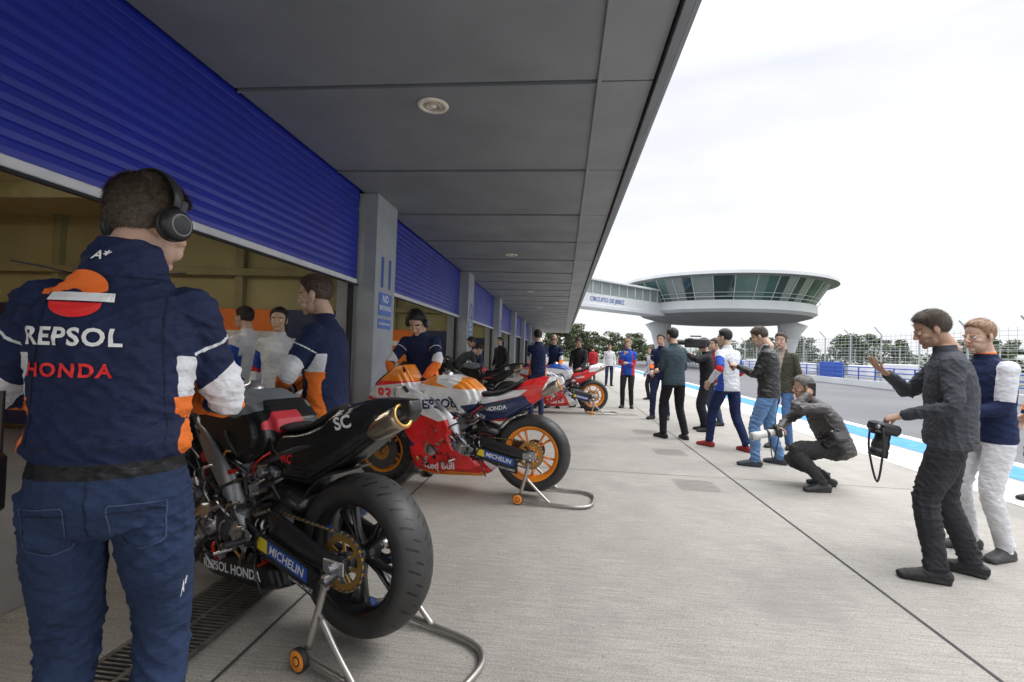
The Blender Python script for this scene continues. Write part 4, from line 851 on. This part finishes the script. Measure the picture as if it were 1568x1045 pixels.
    wn=lambda x,z:np.interp(x,[1.0,1.2,1.45,1.6],[.22,.20,.13,.04])
    ws=lambda x,z:np.interp(z,[.1,.2,.5,.75,1.],[.11,.20,.235,.24,.20])*np.interp(x,[1.1,1.46],[1,.75])
    prims=puff(tail,wt)+puff(tank,lambda x,z:.185)+puff(nose,wn)+puff(low if blk else side,(lambda x,z:.17) if blk else ws,((1,.7),(.93,.9),(.82,1.)))
    me=remesh('bodywork',prims,.009,5);P=getco(me);Q=P[:,[0,2]]
    if blk:
        attr(me,'a1',sdp(Q,[(.54,.94),(.60,1.05),(.86,1.05),(.86,.94),(.66,.90)]));attr(me,'a2',np.minimum(sdp(Q,[(.43,.84),(.43,.95),(.50,.96),(.50,.86)]),P[:,1]+.03))
        m=layered('black_bodywork',(.012,.012,.013),[('a1',(.17,.19,.20),.45),('a2',(.6,.03,.05),.5)],.32,.06,30)
    else:
        OR=(.93,.28,.015);WH=(.78,.78,.78);NB=(.02,.03,.10)
        polys=[('o1',[(.3,1.1),(.3,.93),(.55,.90),(.86,.93),(1.1,.97),(1.7,.97),(1.7,1.2)],OR),('w1',[(.40,.93),(.50,.71),(.80,.62),(1.10,.72),(1.62,.83),(1.62,.90),(1.1,.96),(.86,.93),(.55,.90)],WH),
         ('n1',[(-.06,.70),(.50,.60),(.62,.76),(.30,.80),(.05,.86)],NB),('w2',[(.02,.91),(.10,.85),(.40,.78),(.62,.77),(.50,.82),(.16,.90)],WH),('w3',[(-.30,.96),(-.30,1.05),(-.18,1.05),(-.10,.90)],WH),('o2',[(.02,1.05),(.10,.94),(.35,.86),(.5,.9),(.3,1.1)],OR),
         ('w6',[(.66,1.1),(.62,.98),(.70,.91),(.84,.96),(.88,1.1)],WH),
         ('o3',[(.30,.10),(.30,.17),(.55,.17),(1.1,.18),(1.1,.10)],OR),('n2',[(1.02,.40),(1.15,.38),(1.46,.70),(1.5,.78),(1.3,.70)],NB)]
        if scheme=='redwhite': polys=[('w1',polys[1][1],(.75,.75,.78)),('b1',polys[0][1],(.02,.10,.45)),('w5',[(-.3,.9),(-.3,1.1),(.1,1.05),(.1,.85)],WH),('w4',[(.3,.1),(.5,.5),(.7,.5),(.5,.1)],WH)]
        L=[]
        for nm,pl,col in polys: attr(me,nm,sdp(Q,pl));L.append((nm,col,.3))
        m=layered('race_livery',(.74,.02,.02),L,.28,.0,30,coat=.5)
    me.materials.append(m);link('bodywork',me,E);bv=bvhof(me)
    me2=remesh('front_fender',puff(fen,lambda x,z:.075,((1,.7),(1,1.))),.008,3);me2.materials.append(mcarb if blk else mor);link('front_fender',me2,E)
    tx=lambda n_,s_,m_,sz,x,z,dx=0.,b=.03:decal(n_,subdiv(textmesh(s_,b,0,1.),.25),m_,bv,E,sz,(x,.3,z),(-1,0,-dx),(-dx,0,1),(0,-1,0),.003)
    if blk:
        tx('tail_mark','SC',mwt,.075,.02,.915,-.25);tx('side_mark','HRC',mrr,.05,.36,.735);tx('belly_text','REPSOL HONDA',mwt,.06,.68,.19,-.05);tx('tank_mark','C',mwt,.11,.98,.82)
    else:
        tx('belly_text','Red Bull',mwt,.085,.80,.225,-.03,.02);tx('brand_text','REPSOL',mnav,.11,.84,.77,-.05);tx('small_text','HONDA',mrr,.045,.85,.165);tx('side_mark','HONDA',mwt,.05,.30,.74,-.15,.02)
        tx('number','93',mrr if scheme=='orange' else mwt,.16,1.36,.84)
    mb=MB();mb.a(P_loft([(.10,0,.965),(.22,0,.892),(.36,0,.862),(.46,0,.86)],[.09,.12,.12,.10],[.022,.020,.018,.02],side=(0,1,0),n=18),mat('seat_foam',(.02,.02,.02),.9,bump=.5),True)
    mb.a(P_lathe([(.001,.035),(.02,.035),(.024,.02),(.05,.012),(.055,-.02)],(.80,0,1.035),(0,0,1),28),malu,True)
    V=[]
    for i,x in enumerate(np.linspace(0,1,8)):
        for j,t in enumerate(np.linspace(-1,1,11)):
            wd_=.04+.13*x;xx=1.54-.30*x;zz=.93+.22*x**.8;V.append((xx-.10*abs(t)**2,wd_*t,zz-.09*t*t))
    F=[(i*11+j,i*11+j+1,(i+1)*11+j+1,(i+1)*11+j) for i in range(7) for j in range(10)];mb.a((A(V),F),mat('smoked_screen',(.03,.03,.035),.08),True);mb.obj('seat_and_screen',E,False)
    if stand:
        st=MB();t=.0145
        for sg in(1,-1):
            st.a(P_tube([(0,sg*.215,.30),(.03,sg*.225,.16),(.06,sg*.235,.035)],t,12,4),msteel,True);st.a(P_cyl((0,sg*.165,.315),(0,sg*.23,.300),.020),mdal);st.a(P_box((0,sg*.215,.30),(.03,.03,.06),.006),msteel)
            st.a(P_lathe([(.001,.016),(.018,.016),(.022,.013),(.044,.013),(.046,.006),(.046,-.006),(.044,-.013),(.022,-.013),(.001,-.016)],(.075,sg*.262,-.001),(0,1,0),28),mrub,True)
            for q in(1,-1): st.a(P_lathe([(.001,.019),(.012,.019),(.016,.014),(.036,.016),(.040,.0135)],(.075,sg*.262,-.001),(0,q,0),28),morr,True)
            st.a(P_tube([(.02,sg*.22,.17),(-.10,sg*.23,.06),(-.20,sg*.235,-.025)],t*.85,10,4),msteel,True)
        st.a(P_tube([(.075,.235,-.01),(.0,.235,-.018),(-.2,.235,-.025),(-.42,.225,-.028),(-.52,.15,-.028),(-.54,0,-.028),(-.52,-.15,-.028),(-.42,-.225,-.028),(-.2,-.235,-.025),(.0,-.235,-.018),(.075,-.235,-.01)],t,12,6),msteel,True)
        o=st.obj('paddock_stand',None);o.location=(loc[0],loc[1],.05);o.rotation_euler=(0,0,math.atan2(hv[1],hv[0]));o.scale=(s,s,s)
    return E
bike('racing_motorcycle',(-.87,2.17),(-.923,.385),'black',1.06)
bike('racing_motorcycle',(-.24,4.58),(-.993,.12),'orange',1.06)
bike('racing_motorcycle',(.72,11.15),(-.985,-.17),'redwhite')
bike('racing_motorcycle',(-1.0,9.55),(-.99,.1),'black')
bike('racing_motorcycle',(-3.3,3.9),(-.8,.6),'black')
for x,y in((-3.1,5.6),(-2.3,6.95)):
    e=empty('tool_cart',(x,y,0));MB().a(P_box((0,0,.5),(.5,.4,.8),.02),mor).a([P_box((0,-.21,.2+.16*i),(.44,.02,.13),.006) for i in range(5)],mnav).a([P_cyl((x_,y_,.05),(x_,y_+.03,.05),.05) for x_ in(-.2,.2) for y_ in(-.17,.15)],mrub).a(P_box((0,0,.92),(.54,.44,.03),.006),mblk).obj('cabinet',e)
print('built',time.time()-T0)
